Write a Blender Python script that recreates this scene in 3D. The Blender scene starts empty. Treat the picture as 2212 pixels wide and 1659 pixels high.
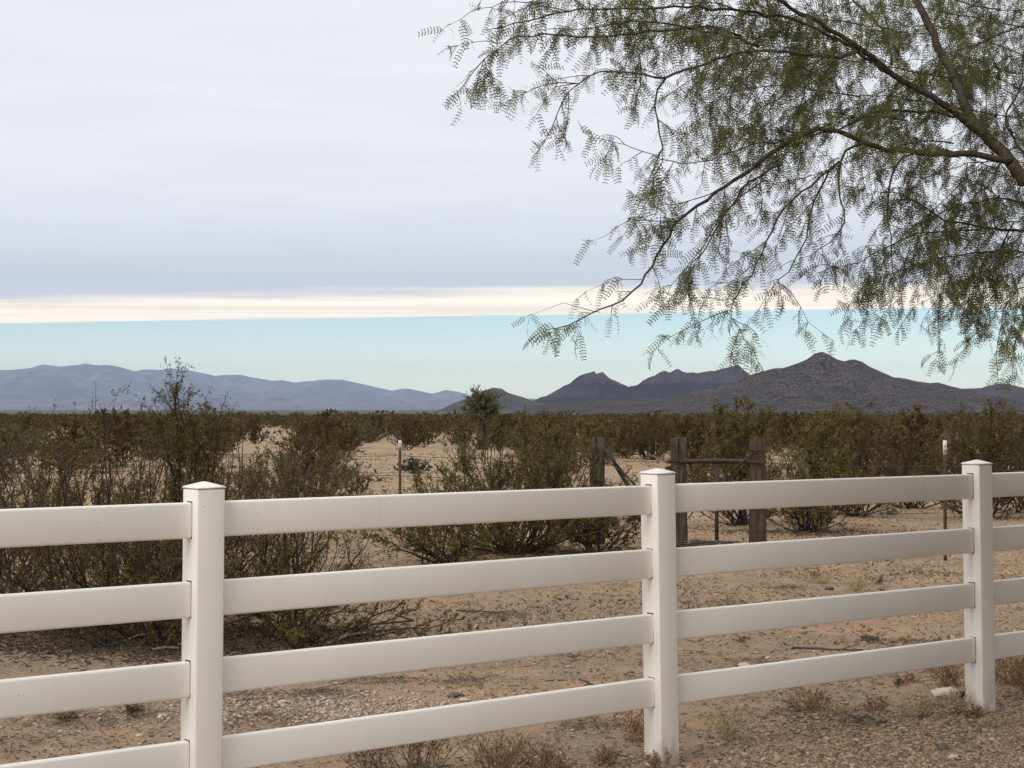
import bpy, math, random
import numpy as np
from mathutils import Vector, Matrix

# ------------------------------------------------------------------ camera, sky, sun, exposure
sc = bpy.context.scene
COL = sc.collection
FPX, HZ, CAMZ = 3680.0, 889.0, 1.695           # focal length in px of a 2212 px wide picture, horizon row, eye height
PITCH = math.atan((HZ - 829.5) / FPX)
cam_d = bpy.data.cameras.new('camera')
cam = bpy.data.objects.new('camera', cam_d)
COL.objects.link(cam)
cam_d.sensor_width = 36.0
cam_d.lens = FPX / 2212.0 * 36.0
cam_d.clip_start = 0.1
cam_d.clip_end = 120000.0
cam.location = (0, 0, CAMZ)
cam.rotation_euler = (math.radians(90) + PITCH, 0, 0)
sc.camera = cam

SUN_EL, SUN_AZ = math.radians(46), math.radians(-140)      # azimuth clockwise from +Y (view direction)
world = bpy.data.worlds.new('World')
sc.world = world
world.use_nodes = True

sun_d = bpy.data.lights.new('sun', 'SUN')
sun_d.energy = 1.5
sun_d.angle = math.radians(35)
sun_d.color = (1.0, 0.93, 0.83)
sun = bpy.data.objects.new('sun', sun_d)
COL.objects.link(sun)
sdir = Vector((math.sin(SUN_AZ) * math.cos(SUN_EL), math.cos(SUN_AZ) * math.cos(SUN_EL), math.sin(SUN_EL)))
sun.rotation_euler = sdir.to_track_quat('Z', 'Y').to_euler()
sun.location = (-20, -8, 30)

vs = sc.view_settings
vs.view_transform = 'Standard'
vs.look = 'None'
vs.exposure = 0.32
vs.gamma = 1.0
vs.use_curve_mapping = False
sc.render.engine = 'CYCLES'
sc.cycles.use_denoising = True
sc.cycles.max_bounces = 6
sc.cycles.diffuse_bounces = 3
sc.cycles.glossy_bounces = 2
sc.cycles.transmission_bounces = 2
sc.cycles.transparent_max_bounces = 6
sc.cycles.volume_bounces = 3
sc.cycles.caustics_reflective = False
sc.cycles.caustics_refractive = False
sc.render.film_transparent = False


class NT:
    """small helper around a node tree"""
    def __init__(self, tree, clear=True):
        self.t = tree
        if clear:
            tree.nodes.clear()

    def n(self, typ, ins=None, **kw):
        nd = self.t.nodes.new(typ)
        for k, v in kw.items():
            setattr(nd, k, v)
        for k, v in (ins or {}).items():
            self.set(nd.inputs[k], v)
        return nd

    def set(self, sock, v):
        if isinstance(v, bpy.types.NodeSocket):
            self.t.links.new(v, sock)
        elif isinstance(v, bpy.types.Node):
            self.t.links.new(v.outputs[0], sock)
        else:
            if sock.type == 'RGBA' and len(v) == 3:
                v = (*v, 1.0)
            sock.default_value = v

    def math(self, op, a, b=0.0, clamp=False):
        nd = self.t.nodes.new('ShaderNodeMath')
        nd.operation = op
        nd.use_clamp = clamp
        self.set(nd.inputs[0], a)
        self.set(nd.inputs[1], b)
        return nd.outputs[0]

    def mix(self, f, a, b, mode='MIX'):
        nd = self.t.nodes.new('ShaderNodeMix')
        nd.data_type = 'RGBA'
        nd.blend_type = mode
        self.set(nd.inputs[0], f)
        self.set(nd.inputs[6], a)
        self.set(nd.inputs[7], b)
        return nd.outputs[2]

    def ramp(self, f, a, b, clamp=True):
        nd = self.t.nodes.new('ShaderNodeMapRange')
        nd.clamp = clamp
        nd.interpolation_type = 'SMOOTHSTEP'
        self.set(nd.inputs[0], f)
        nd.inputs[1].default_value = a
        nd.inputs[2].default_value = b
        return nd.outputs[0]

    def noise(self, vec, scale, detail=4.0, rough=0.55, dist=0.0):
        nd = self.t.nodes.new('ShaderNodeTexNoise')
        if vec is not None:
            self.set(nd.inputs['Vector'], vec)
        nd.inputs['Scale'].default_value = scale
        nd.inputs['Detail'].default_value = detail
        nd.inputs['Roughness'].default_value = rough
        nd.inputs['Distortion'].default_value = dist
        return nd.outputs['Fac']

    def mapping(self, vec, scale=(1, 1, 1), rot=(0, 0, 0), loc=(0, 0, 0)):
        nd = self.t.nodes.new('ShaderNodeMapping')
        self.set(nd.inputs['Vector'], vec)
        nd.inputs['Scale'].default_value = scale
        nd.inputs['Rotation'].default_value = rot
        nd.inputs['Location'].default_value = loc
        return nd.outputs[0]


# the sky: clear band low over the mountains, a high cloud deck ending in a straight front far ahead
def build_sky():
    w = NT(world.node_tree)
    tc = w.n('ShaderNodeTexCoord')
    sep = w.n('ShaderNodeSeparateXYZ', {0: tc.outputs['Generated']})
    X, Y, Z = sep.outputs
    zc = w.math('MAXIMUM', Z, 0.004)
    px = w.math('DIVIDE', X, zc)
    py = w.math('DIVIDE', Y, zc)
    front = w.math('ADD', py, w.math('MULTIPLY', px, 0.26))            # distance towards the cloud front
    comb = w.n('ShaderNodeCombineXYZ', {0: px, 1: py, 2: 0.0}).outputs[0]
    # ragged front
    edge_n = w.noise(w.mapping(comb, (0.22, 0.34, 1)), 1.0, 5, 0.6)
    fr = w.math('ADD', front, w.math('MULTIPLY', w.math('SUBTRACT', edge_n, 0.5), 1.9))
    deck = w.math('SUBTRACT', 1.0, w.ramp(fr, 17.45, 17.95))
    thin = w.ramp(w.math('ADD', fr, w.math('MULTIPLY', w.math('SUBTRACT', edge_n, 0.5), 3.0)), 13.4, 15.0)                                       # thin sunlit rim of the deck
    streak = w.noise(w.mapping(comb, (0.16, 0.75, 1), (0, 0, -0.10)), 1.0, 5, 0.6)
    rim = w.mix(w.ramp(streak, 0.32, 0.66), (0.95, 0.84, 0.68), (1.18, 1.04, 0.82))
    # body of the deck: soft rolls
    roll = w.noise(w.mapping(comb, (0.75, 0.95, 1), (0, 0, 0.5)), 1.0, 5, 0.55, 0.5)
    roll2 = w.noise(w.mapping(comb, (1.7, 2.6, 1), (0, 0, 0.3)), 1.0, 4, 0.5)
    r = w.math('ADD', w.math('MULTIPLY', roll, 0.7), w.math('MULTIPLY', roll2, 0.3))
    body = w.mix(w.ramp(r, 0.36, 0.62), (0.690, 0.708, 0.742), (0.738, 0.752, 0.784))
    low = w.ramp(Z, 0.140, 0.060)                                        # thicker towards the horizon
    streak2 = w.noise(w.mapping(comb, (0.12, 0.5, 1), (0, 0, -0.15), (3, 7, 0)), 1.0, 4, 0.55)
    body = w.mix(w.math('MULTIPLY', low, w.ramp(streak2, -0.5, 0.8)), body, (0.52, 0.558, 0.615))
    cloud = w.mix(thin, body, rim)
    sky = w.n('ShaderNodeTexSky', sky_type='NISHITA', sun_disc=False, sun_elevation=SUN_EL, sun_rotation=SUN_AZ,
              altitude=600.0, air_density=1.0, dust_density=1.2, ozone_density=2.0)
    hazy = w.ramp(Z, 0.06, 0.004)
    clear = w.mix(1.0, sky.outputs[0], w.mix(hazy, (1.10, 1.25, 1.26), (2.28, 2.22, 1.76)), 'MULTIPLY')
    cl10 = w.mix(1.0, cloud, (10, 10, 10), 'MULTIPLY')
    col = w.mix(deck, clear, cl10)
    bg = w.n('ShaderNodeBackground', {'Color': col, 'Strength': 0.1})
    out = w.n('ShaderNodeOutputWorld')
    w.t.links.new(bg.outputs[0], out.inputs[0])


build_sky()

# ------------------------------------------------------------------ helpers
rng = np.random.default_rng(7)


def at(px, py, Y):
    """world point at forward distance Y seen at pixel (px, py) of the 2212 x 1659 picture"""
    dx, dz = (px - 1106.0) / FPX, (829.5 - py) / FPX
    c, s = math.cos(PITCH), math.sin(PITCH)
    fy, fz = c - dz * s, s + dz * c
    return np.array((dx / fy * Y, Y, CAMZ + fz / fy * Y))


def sstep(a, b, x):
    t = np.clip((np.asarray(x, float) - a) / (b - a), 0, 1)
    return t * t * (3 - 2 * t)


def hash2(ix, iy, seed):
    h = (ix.astype(np.int64) * 374761393 + iy.astype(np.int64) * 668265263 + seed * 1442695041) & 0x7fffffff
    h = ((h ^ (h >> 13)) * 1274126177) & 0x7fffffff
    return ((h ^ (h >> 16)) & 0xffff) / 65535.0


def vnoise(x, y, seed=0):
    x, y = np.asarray(x, float), np.asarray(y, float)
    ix, iy = np.floor(x), np.floor(y)
    fx, fy = x - ix, y - iy
    fx, fy = fx * fx * (3 - 2 * fx), fy * fy * (3 - 2 * fy)
    a, b = hash2(ix, iy, seed), hash2(ix + 1, iy, seed)
    c, d = hash2(ix, iy + 1, seed), hash2(ix + 1, iy + 1, seed)
    return (a * (1 - fx) + b * fx) * (1 - fy) + (c * (1 - fx) + d * fx) * fy


def fbm(x, y, seed=0, oct=4):
    s, a, t = 0, 0.5, 0
    for i in range(oct):
        s = s + a * vnoise(x * 2 ** i, y * 2 ** i, seed + i)
        t += a
        a *= 0.5
    return s / t


def gz(x, y):
    """height of the ground"""
    x, y = np.asarray(x, float), np.asarray(y, float)
    z = -5.0 * sstep(120, 1500, y) + np.interp(y, [1500, 9000, 60000], [0, 15, 60])
    z = z + 0.25 * (fbm(x / 45, y / 45, 5, 3) - 0.5) * sstep(26, 60, y)
    z = z + 0.05 * (fbm(x / 2.1, y / 2.1, 11, 3) - 0.5) * sstep(9.0, 12.0, y)
    z = z + (0.022 * (fbm(x / 0.32, y / 0.32, 21, 3) - 0.5)) * (1 - sstep(40, 70, y))
    return z


def gpt(px, py):
    """point on the (flat) near ground seen at pixel (px, py)"""
    Y = FPX * CAMZ / (py - HZ)
    x = (px - 1106.0) / FPX * Y
    return np.array((x, Y, float(gz(x, Y))))


class MB:
    """collects geometry and links it as ONE mesh object"""
    def __init__(self):
        self.v, self.q, self.t, self.n = [], [], [], 0

    def add(self, v, q=None, t=None):
        v = np.asarray(v, float).reshape(-1, 3)
        if q is not None and len(q):
            self.q.append(np.asarray(q, np.int64).reshape(-1, 4) + self.n)
        if t is not None and len(t):
            self.t.append(np.asarray(t, np.int64).reshape(-1, 3) + self.n)
        self.v.append(v)
        self.n += len(v)

    def tube(self, P, R, k=5, cap=True):
        P = np.asarray(P, float)
        m = len(P)
        R = np.broadcast_to(np.asarray(R, float), (m,))
        T = np.gradient(P, axis=0)
        T /= np.linalg.norm(T, axis=1)[:, None] + 1e-12
        up = np.array((0, 0, 1.0)) if abs(T[0][2]) < 0.9 else np.array((1.0, 0, 0))
        U = np.cross(T, up)
        U /= np.linalg.norm(U, axis=1)[:, None] + 1e-12
        W = np.cross(T, U)
        a = np.arange(k) * 2 * np.pi / k
        ring = P[:, None, :] + R[:, None, None] * (np.cos(a)[None, :, None] * U[:, None, :] + np.sin(a)[None, :, None] * W[:, None, :])
        i = np.arange(m - 1)[:, None] * k
        j = np.arange(k)[None, :]
        jn = (j + 1) % k
        q = np.stack(np.broadcast_arrays(i + j, i + k + j, i + k + jn, i + jn), -1).reshape(-1, 4)
        t = None
        if cap and k >= 3:
            t = [(0, b, b + 1) for b in range(1, k - 1)] + [((m - 1) * k, (m - 1) * k + b + 1, (m - 1) * k + b) for b in range(1, k - 1)]
        self.add(ring, q, t)

    def tubes(self, P, R, k=3):
        """many tubes of equal point count: P (n, m, 3), R (n, m)"""
        n, m, _ = P.shape
        if n == 0:
            return
        T = np.gradient(P, axis=1)
        T /= np.linalg.norm(T, axis=2)[..., None] + 1e-12
        up = np.where(np.abs(T[:, :1, 2:3]) < 0.9, np.array((0, 0, 1.0)), np.array((1.0, 0, 0)))
        U = np.cross(T, np.broadcast_to(up, T.shape))
        U /= np.linalg.norm(U, axis=2)[..., None] + 1e-12
        W = np.cross(T, U)
        a = np.arange(k) * 2 * np.pi / k
        ring = P[:, :, None, :] + R[:, :, None, None] * (np.cos(a)[:, None] * U[:, :, None, :] + np.sin(a)[:, None] * W[:, :, None, :])
        base = (np.arange(n) * m * k)[:, None, None]
        i = (np.arange(m - 1) * k)[None, :, None]
        j = np.arange(k)[None, None, :]
        jn = (j + 1) % k
        q = np.stack(np.broadcast_arrays(base + i + j, base + i + k + j, base + i + k + jn, base + i + jn), -1)
        self.add(ring, q.reshape(-1, 4))

    def box(self, c, h, M=None, bevel=0.0):
        """box centred on c with half sizes h, axes the columns of M, chamfered edges when bevel > 0"""
        h = np.asarray(h, float)
        M = np.eye(3) if M is None else np.asarray(M, float)
        if bevel <= 0:
            v = np.array([(x, y, z) for x in (-1, 1) for y in (-1, 1) for z in (-1, 1)]) * h
            q = [(0, 1, 3, 2), (4, 6, 7, 5), (0, 4, 5, 1), (2, 3, 7, 6), (0, 2, 6, 4), (1, 5, 7, 3)]
            self.add(v @ M.T + c, q)
            return
        bm = bmesh_box(h, bevel)
        self.add(bm[0] @ M.T + c, bm[1], bm[2])

    def leaves(self, C, U, W, a, b):
        """small pointed leaves: centre C, half axes U*a, W*b"""
        V = np.stack((C - U * a[:, None], C + U * (a * .7)[:, None] + W * (b * 1.25)[:, None], C + U * (a * .9)[:, None] - W * (b * 1.25)[:, None]), 1)
        self.add(V, None, np.arange(len(C) * 3).reshape(-1, 3))

    def mesh(self, name, mat, smooth=False):
        v = np.concatenate(self.v) if self.v else np.zeros((0, 3))
        q = np.concatenate(self.q) if self.q else np.zeros((0, 4), np.int64)
        t = np.concatenate(self.t) if self.t else np.zeros((0, 3), np.int64)
        me = bpy.data.meshes.new(name)
        me.vertices.add(len(v))
        me.vertices.foreach_set('co', v.astype(np.float32).ravel())
        loops = np.concatenate((q.ravel(), t.ravel())).astype(np.int32)
        me.loops.add(len(loops))
        me.loops.foreach_set('vertex_index', loops)
        nf = len(q) + len(t)
        me.polygons.add(nf)
        tot = np.concatenate((np.full(len(q), 4), np.full(len(t), 3))).astype(np.int32)
        st = np.concatenate(((0,), np.cumsum(tot)[:-1])).astype(np.int32) if nf else np.zeros(0, np.int32)
        me.polygons.foreach_set('loop_start', st)
        me.polygons.foreach_set('loop_total', tot)
        if smooth:
            me.polygons.foreach_set('use_smooth', np.ones(nf, bool))
        me.update(calc_edges=True)
        me.validate()
        if mat:
            me.materials.append(mat)
        return me

    def build(self, name, mat, parent=None, smooth=False):
        return link(name, self.mesh(name, mat, smooth), parent)


import bmesh
_bb = {}


def bmesh_box(h, bevel):
    key = (tuple(np.round(h, 5)), bevel)
    if key not in _bb:
        bm = bmesh.new()
        bmesh.ops.create_cube(bm, size=2)
        for v in bm.verts:
            v.co = Vector((v.co.x * h[0], v.co.y * h[1], v.co.z * h[2]))
        bmesh.ops.bevel(bm, geom=bm.edges[:], offset=bevel, segments=3, profile=0.5, affect='EDGES')
        bmesh.ops.triangulate(bm, faces=bm.faces[:])
        bm.verts.index_update()
        v = np.array([p.co[:] for p in bm.verts])
        t = [[p.index for p in f.verts] for f in bm.faces]
        bm.free()
        _bb[key] = (v, None, t)
    return _bb[key]


def link(name, data, parent=None):
    o = bpy.data.objects.new(name, data)
    COL.objects.link(o)
    if parent is not None:
        o.parent = parent
    return o


def tag(o, label=None, cat=None, group=None, kind=None):
    for k, v in (('label', label), ('category', cat), ('group', group), ('kind', kind)):
        if v:
            o[k] = v
    return o


def thing(name, label, cat, loc=(0, 0, 0), rz=0.0, group=None):
    o = bpy.data.objects.new(name, None)
    o.empty_display_size = 0.1
    COL.objects.link(o)
    o.location = loc
    o.rotation_euler = (0, 0, rz)
    return tag(o, label, cat, group)


def unit(v):
    v = np.asarray(v, float)
    return v / (np.linalg.norm(v, axis=-1, keepdims=True) + 1e-12)


def rand_dirs(r, n):
    return unit(r.normal(size=(n, 3)))


# ------------------------------------------------------------------ materials
def material(name):
    m = bpy.data.materials.new(name)
    m.use_nodes = True
    nt = NT(m.node_tree)
    out = nt.n('ShaderNodeOutputMaterial')
    bs = nt.n('ShaderNodeBsdfPrincipled')
    nt.t.links.new(bs.outputs[0], out.inputs[0])
    nt.bs, nt.out = bs, out
    return m, nt


def bump(nt, h, strength, dist):
    b = nt.n('ShaderNodeBump', {'Strength': strength, 'Distance': dist, 'Height': h})
    nt.set(nt.bs.inputs['Normal'], b.outputs[0])


def leaf_mat(name, cols, rough=0.55, trans=0.25):
    """leaf colours chosen per leaf, a little light passing through"""
    m, nt = material(name)
    geo = nt.n('ShaderNodeNewGeometry')
    oi = nt.n('ShaderNodeObjectInfo')
    f = nt.math('FRACT', nt.math('ADD', geo.outputs['Random Per Island'], 0.0))
    cr = nt.n('ShaderNodeValToRGB', {0: f})
    el = cr.color_ramp.elements
    while len(el) > 1:
        el.remove(el[-1])
    el[0].position = 0
    el[0].color = (*cols[0], 1)
    for i, c in enumerate(cols[1:], 1):
        e = el.new(i / (len(cols) - 1))
        e.color = (*c, 1)
    vary = nt.math('ADD', nt.math('MULTIPLY', oi.outputs['Random'], 0.62), 0.68)
    col = nt.mix(1.0, cr.outputs[0], nt.n('ShaderNodeCombineColor', {0: vary, 1: vary, 2: vary}).outputs[0], 'MULTIPLY')
    nt.set(nt.bs.inputs['Base Color'], col)
    nt.bs.inputs['Roughness'].default_value = rough
    nt.bs.inputs['Specular IOR Level'].default_value = 0.12
    tr = nt.n('ShaderNodeBsdfTranslucent', {'Color': col})
    mx = nt.n('ShaderNodeMixShader', {0: trans})
    nt.t.links.new(nt.bs.outputs[0], mx.inputs[1])
    nt.t.links.new(tr.outputs[0], mx.inputs[2])
    nt.t.links.new(mx.outputs[0], nt.out.inputs[0])
    return m


def plain_mat(name, c1, c2, scale, rough=0.8, bmp=0.3, bdist=0.005, stretch=(1, 1, 1), detail=5, island=0.0):
    m, nt = material(name)
    tc = nt.n('ShaderNodeTexCoord')
    vec = nt.mapping(tc.outputs['Object'], stretch)
    f = nt.noise(vec, scale, detail, 0.6)
    col = nt.mix(nt.ramp(f, 0.3, 0.7), c1, c2)
    if island:
        geo = nt.n('ShaderNodeNewGeometry')
        k = nt.math('ADD', nt.math('MULTIPLY', geo.outputs['Random Per Island'], island), 1.0 - island * 0.5)
        col = nt.mix(1.0, col, nt.n('ShaderNodeCombineColor', {0: k, 1: k, 2: k}).outputs[0], 'MULTIPLY')
    nt.set(nt.bs.inputs['Base Color'], col)
    nt.bs.inputs['Roughness'].default_value = rough
    nt.bs.inputs['Specular IOR Level'].default_value = 0.25
    if bmp:
        bump(nt, f, bmp, bdist)
    return m


def vinyl_mat():
    m, nt = material('white_vinyl')
    tc = nt.n('ShaderNodeTexCoord')
    ob = tc.outputs['Object']
    big = nt.noise(ob, 2.2, 4, 0.55)
    fine = nt.noise(nt.mapping(ob, (1, 1, 3)), 26, 3, 0.6)
    col = nt.mix(nt.ramp(big, 0.35, 0.75), (0.845, 0.81, 0.75), (0.815, 0.77, 0.70))
    col = nt.mix(nt.math('MULTIPLY', nt.ramp(fine, 0.55, 0.85), 0.14), col, (0.50, 0.43, 0.35))
    vo = nt.n('ShaderNodeTexVoronoi', {'Vector': ob, 'Scale': 17.0, 'Randomness': 1.0})
    speck = nt.math('LESS_THAN', vo.outputs['Distance'], 0.045)
    sel = nt.math('GREATER_THAN', nt.n('ShaderNodeSeparateColor', {0: vo.outputs['Color']}).outputs[0], 0.72)
    col = nt.mix(nt.math('MULTIPLY', nt.math('MULTIPLY', speck, sel), 0.7), col, (0.22, 0.17, 0.12))
    hz = nt.n('ShaderNodeSeparateXYZ', {0: ob}).outputs[2]
    mudn = nt.noise(nt.mapping(ob, (1, 1, .6)), 14, 4, 0.65)
    mud = nt.math('MULTIPLY', nt.ramp(hz, 0.24, 0.0), nt.ramp(mudn, 0.36, 0.68))
    col = nt.mix(nt.math('MULTIPLY', mud, 0.75), col, (0.36, 0.25, 0.165))
    streak = nt.noise(nt.mapping(ob, (22, 22, 1.2)), 1.0, 4, 0.6)
    col = nt.mix(nt.math('MULTIPLY', nt.ramp(streak, 0.60, 0.82), 0.12), col, (0.52, 0.45, 0.36))
    nt.set(nt.bs.inputs['Base Color'], col)
    nt.bs.inputs['Roughness'].default_value = 0.42
    nt.bs.inputs['Specular IOR Level'].default_value = 0.4
    bump(nt, nt.noise(ob, 6, 2), 0.04, 0.004)
    return m


def ground_mat():
    m, nt = material('desert_ground')
    geo = nt.n('ShaderNodeNewGeometry')
    pos = geo.outputs['Position']
    sep = nt.n('ShaderNodeSeparateXYZ', {0: pos})
    Y = sep.outputs[1]
    flat = nt.n('ShaderNodeCombineXYZ', {0: sep.outputs[0], 1: sep.outputs[1], 2: 0.0}).outputs[0]
    n1 = nt.noise(flat, 0.55, 6, 0.62, 0.4)
    n2 = nt.noise(flat, 2.3, 6, 0.65, 0.3)
    n3 = nt.noise(flat, 13.0, 5, 0.7)
    n4 = nt.noise(flat, 60.0, 3, 0.7)
    sand = nt.mix(nt.ramp(n2, 0.3, 0.7), (0.41, 0.268, 0.160), (0.34, 0.222, 0.136))
    sand = nt.mix(nt.math('MULTIPLY', nt.ramp(n4, 0.45, 0.75), 0.5), sand, (0.46, 0.35, 0.26))
    litter = nt.mix(nt.ramp(n3, 0.33, 0.62), (0.135, 0.092, 0.060), (0.33, 0.24, 0.165))
    lm = nt.math('ADD', nt.math('MULTIPLY', n1, 0.5), nt.math('MULTIPLY', n2, 0.5))
    lm = nt.math('ADD', nt.math('MULTIPLY', lm, 0.72), nt.math('MULTIPLY', n3, 0.28))
    n5 = nt.noise(flat, 34.0, 4, 0.75)
    litter = nt.mix(nt.ramp(n5, 0.42, 0.66), litter, (0.42, 0.32, 0.225))
    sand = nt.mix(nt.math('MULTIPLY', nt.ramp(n5, 0.50, 0.62), 0.75), sand, (0.17, 0.115, 0.070))
    n6 = nt.noise(flat, 85.0, 3, 0.7)
    litter = nt.mix(nt.math('MULTIPLY', nt.ramp(n6, 0.50, 0.62), 0.85), litter, (0.085, 0.060, 0.040))
    near = nt.mix(nt.ramp(lm, 0.425, 0.535), sand, litter)
    # beyond the wire fence: paler sand with dead grass
    pale = nt.mix(nt.ramp(n3, 0.36, 0.64), (0.44, 0.305, 0.19), (0.30, 0.205, 0.13))
    pale = nt.mix(nt.math('MULTIPLY', nt.ramp(n2, 0.47, 0.62), 0.65), pale, (0.21, 0.15, 0.095))
    pale = nt.mix(nt.math('MULTIPLY', nt.ramp(n5, 0.50, 0.66), 0.7), pale, (0.165, 0.115, 0.072))
    n7 = nt.noise(flat, 5.2, 5, 0.7)
    mid = nt.mix(nt.ramp(n1, 0.4, 0.65), (0.45, 0.32, 0.205), (0.33, 0.235, 0.15))
    mid = nt.mix(nt.math('MULTIPLY', nt.ramp(n7, 0.47, 0.60), 0.8), mid, (0.19, 0.14, 0.088))
    pale = nt.mix(nt.ramp(Y, 20.0, 36.0), pale, mid)
    c = nt.mix(nt.ramp(Y, 13.5, 20.0), near, pale)
    # far plain: scrub cover too distant to tell apart
    far_n = nt.noise(flat, 0.012, 5, 0.6)
    far = nt.mix(nt.ramp(far_n, 0.35, 0.65), (0.062, 0.062, 0.042), (0.105, 0.095, 0.066))
    c = nt.mix(nt.ramp(Y, 150.0, 420.0), c, far)
    nt.set(nt.bs.inputs['Base Color'], c)
    nt.bs.inputs['Roughness'].default_value = 0.95
    nt.bs.inputs['Specular IOR Level'].default_value = 0.1
    hgt = nt.math('ADD', nt.math('MULTIPLY', n3, 0.6), nt.math('MULTIPLY', n4, 0.4))
    bump(nt, hgt, 1.0, 0.035)
    return m


def hill_mat(name, soil1, soil2, shrub, spot_scale, spot_lo, spot_hi, big_scale, strata=0.0):
    m, nt = material(name)
    geo = nt.n('ShaderNodeNewGeometry')
    pos = geo.outputs['Position']
    big = nt.noise(pos, big_scale, 6, 0.6)
    mid = nt.noise(pos, big_scale * 5, 5, 0.65)
    col = nt.mix(nt.ramp(big, 0.35, 0.65), soil1, soil2)
    col = nt.mix(nt.math('MULTIPLY', nt.ramp(mid, 0.5, 0.68), 0.55), col, tuple(x * 0.55 for x in soil1))
    sp = nt.noise(nt.mapping(pos, (1, 0.6, 1.1)), spot_scale, 3, 0.65)
    sp = nt.math('ADD', sp, nt.math('MULTIPLY', nt.math('SUBTRACT', mid, 0.5), 0.35))
    col = nt.mix(nt.ramp(sp, spot_lo, spot_hi), col, shrub)
    if strata:
        st = nt.noise(nt.mapping(pos, (0.0006, 0.0002, 0.016), (0, math.radians(9), 0)), 1.0, 3, 0.5)
        col = nt.mix(nt.math('MULTIPLY', nt.ramp(st, 0.52, 0.62), strata), col, tuple(x * 0.7 for x in shrub))
    nt.set(nt.bs.inputs['Base Color'], col)
    nt.bs.inputs['Roughness'].default_value = 1.0
    nt.bs.inputs['Specular IOR Level'].default_value = 0.05
    return m


def wood_mat(name, c1, c2, c3):
    m, nt = material(name)
    tc = nt.n('ShaderNodeTexCoord')
    ob = tc.outputs['Object']
    g = nt.noise(nt.mapping(ob, (26, 26, 1.6)), 1.0, 5, 0.65, 0.6)
    crack = nt.noise(nt.mapping(ob, (30, 30, 0.9), (0, 0, 0), (4, 2, 9)), 1.0, 3, 0.6)
    blot = nt.noise(ob, 4.5, 4, 0.6)
    col = nt.mix(nt.ramp(g, 0.3, 0.7), c1, c2)
    col = nt.mix(nt.ramp(blot, 0.45, 0.7), col, c3)
    col = nt.mix(nt.ramp(crack, 0.60, 0.68), col, (0.012, 0.010, 0.009))
    nt.set(nt.bs.inputs['Base Color'], col)
    nt.bs.inputs['Roughness'].default_value = 0.9
    nt.bs.inputs['Specular IOR Level'].default_value = 0.2
    bump(nt, nt.math('SUBTRACT', g, nt.ramp(crack, 0.58, 0.7)), 0.9, 0.012)
    return m


M = {}
M['vinyl'] = vinyl_mat()
M['slot'] = plain_mat('slot_shadow_gap', (0.02, 0.018, 0.016), (0.03, 0.026, 0.022), 30, 0.9, 0)
M['ground'] = ground_mat()
M['hill_near'] = hill_mat('rocky_hillside', (0.108, 0.078, 0.067), (0.072, 0.054, 0.049), (0.012, 0.011, 0.009), 0.16, 0.455, 0.525, 0.006)
M['hill_small'] = hill_mat('dark_rocky_hill', (0.085, 0.064, 0.056), (0.062, 0.05, 0.045), (0.026, 0.026, 0.022), 0.10, 0.48, 0.58, 0.003)
M['peaks'] = hill_mat('jagged_peak_rock', (0.064, 0.046, 0.045), (0.034, 0.025, 0.026), (0.012, 0.010, 0.011), 0.05, 0.48, 0.62, 0.003, 0.8)
M['range'] = hill_mat('far_range_slopes', (0.165, 0.122, 0.090), (0.075, 0.061, 0.048), (0.045, 0.040, 0.033), 0.0036, 0.45, 0.60, 0.0007)  # soil contrast widened to stand in for weak light and shade on ridges
M['bush_leaf'] = leaf_mat('creosote_leaf', [(0.092, 0.072, 0.015), (0.132, 0.104, 0.023), (0.165, 0.118, 0.030), (0.128, 0.112, 0.025), (0.215, 0.165, 0.054), (0.108, 0.088, 0.019)], 0.5, 0.25)
M['bush_leaf_rust'] = leaf_mat('rusty_creosote_leaf', [(0.085, 0.058, 0.018), (0.120, 0.080, 0.024), (0.150, 0.098, 0.032), (0.105, 0.082, 0.024), (0.075, 0.060, 0.018)], 0.55, 0.25)
M['bush_leaf_green'] = leaf_mat('green_creosote_leaf', [(0.090, 0.080, 0.017), (0.130, 0.116, 0.026), (0.165, 0.138, 0.036), (0.112, 0.098, 0.022), (0.165, 0.116, 0.034)], 0.5, 0.25)
M['blue_leaf'] = leaf_mat('blue_grey_leaf', [(0.10, 0.13, 0.085), (0.14, 0.165, 0.115), (0.08, 0.10, 0.065)], 0.6, 0.2)
M['far_leaf'] = leaf_mat('far_scrub_leaf', [(0.070, 0.055, 0.020), (0.105, 0.078, 0.027), (0.130, 0.090, 0.034), (0.090, 0.078, 0.026)], 0.6, 0.2)
M['dark_tree'] = leaf_mat('dark_tree_leaf', [(0.014, 0.020, 0.013), (0.024, 0.032, 0.018), (0.03, 0.036, 0.02)], 0.6, 0.1)
M['grey_tree'] = leaf_mat('pale_green_twig_leaf', [(0.105, 0.110, 0.050), (0.15, 0.148, 0.072), (0.08, 0.082, 0.040), (0.18, 0.165, 0.085)], 0.6, 0.2)
M['stem'] = plain_mat('dark_shrub_stem', (0.028, 0.020, 0.016), (0.075, 0.056, 0.045), 40, 0.85, 0, island=0.7)
M['stem_grey'] = plain_mat('grey_dead_twig', (0.15, 0.12, 0.10), (0.25, 0.21, 0.18), 40, 0.9, 0, island=0.5)
M['bark'] = plain_mat('mesquite_bark', (0.036, 0.028, 0.020), (0.090, 0.072, 0.052), 60, 0.9, 0.6, 0.004, (1, 1, 0.35))
M['twig'] = plain_mat('mesquite_twig', (0.075, 0.050, 0.028), (0.14, 0.10, 0.055), 50, 0.8, 0, island=0.4)
M['leaf'] = leaf_mat('mesquite_leaflet', [(0.100, 0.108, 0.040), (0.135, 0.142, 0.052), (0.185, 0.184, 0.078), (0.104, 0.120, 0.052), (0.235, 0.204, 0.068), (0.145, 0.156, 0.082)], 0.5, 0.42)
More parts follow.
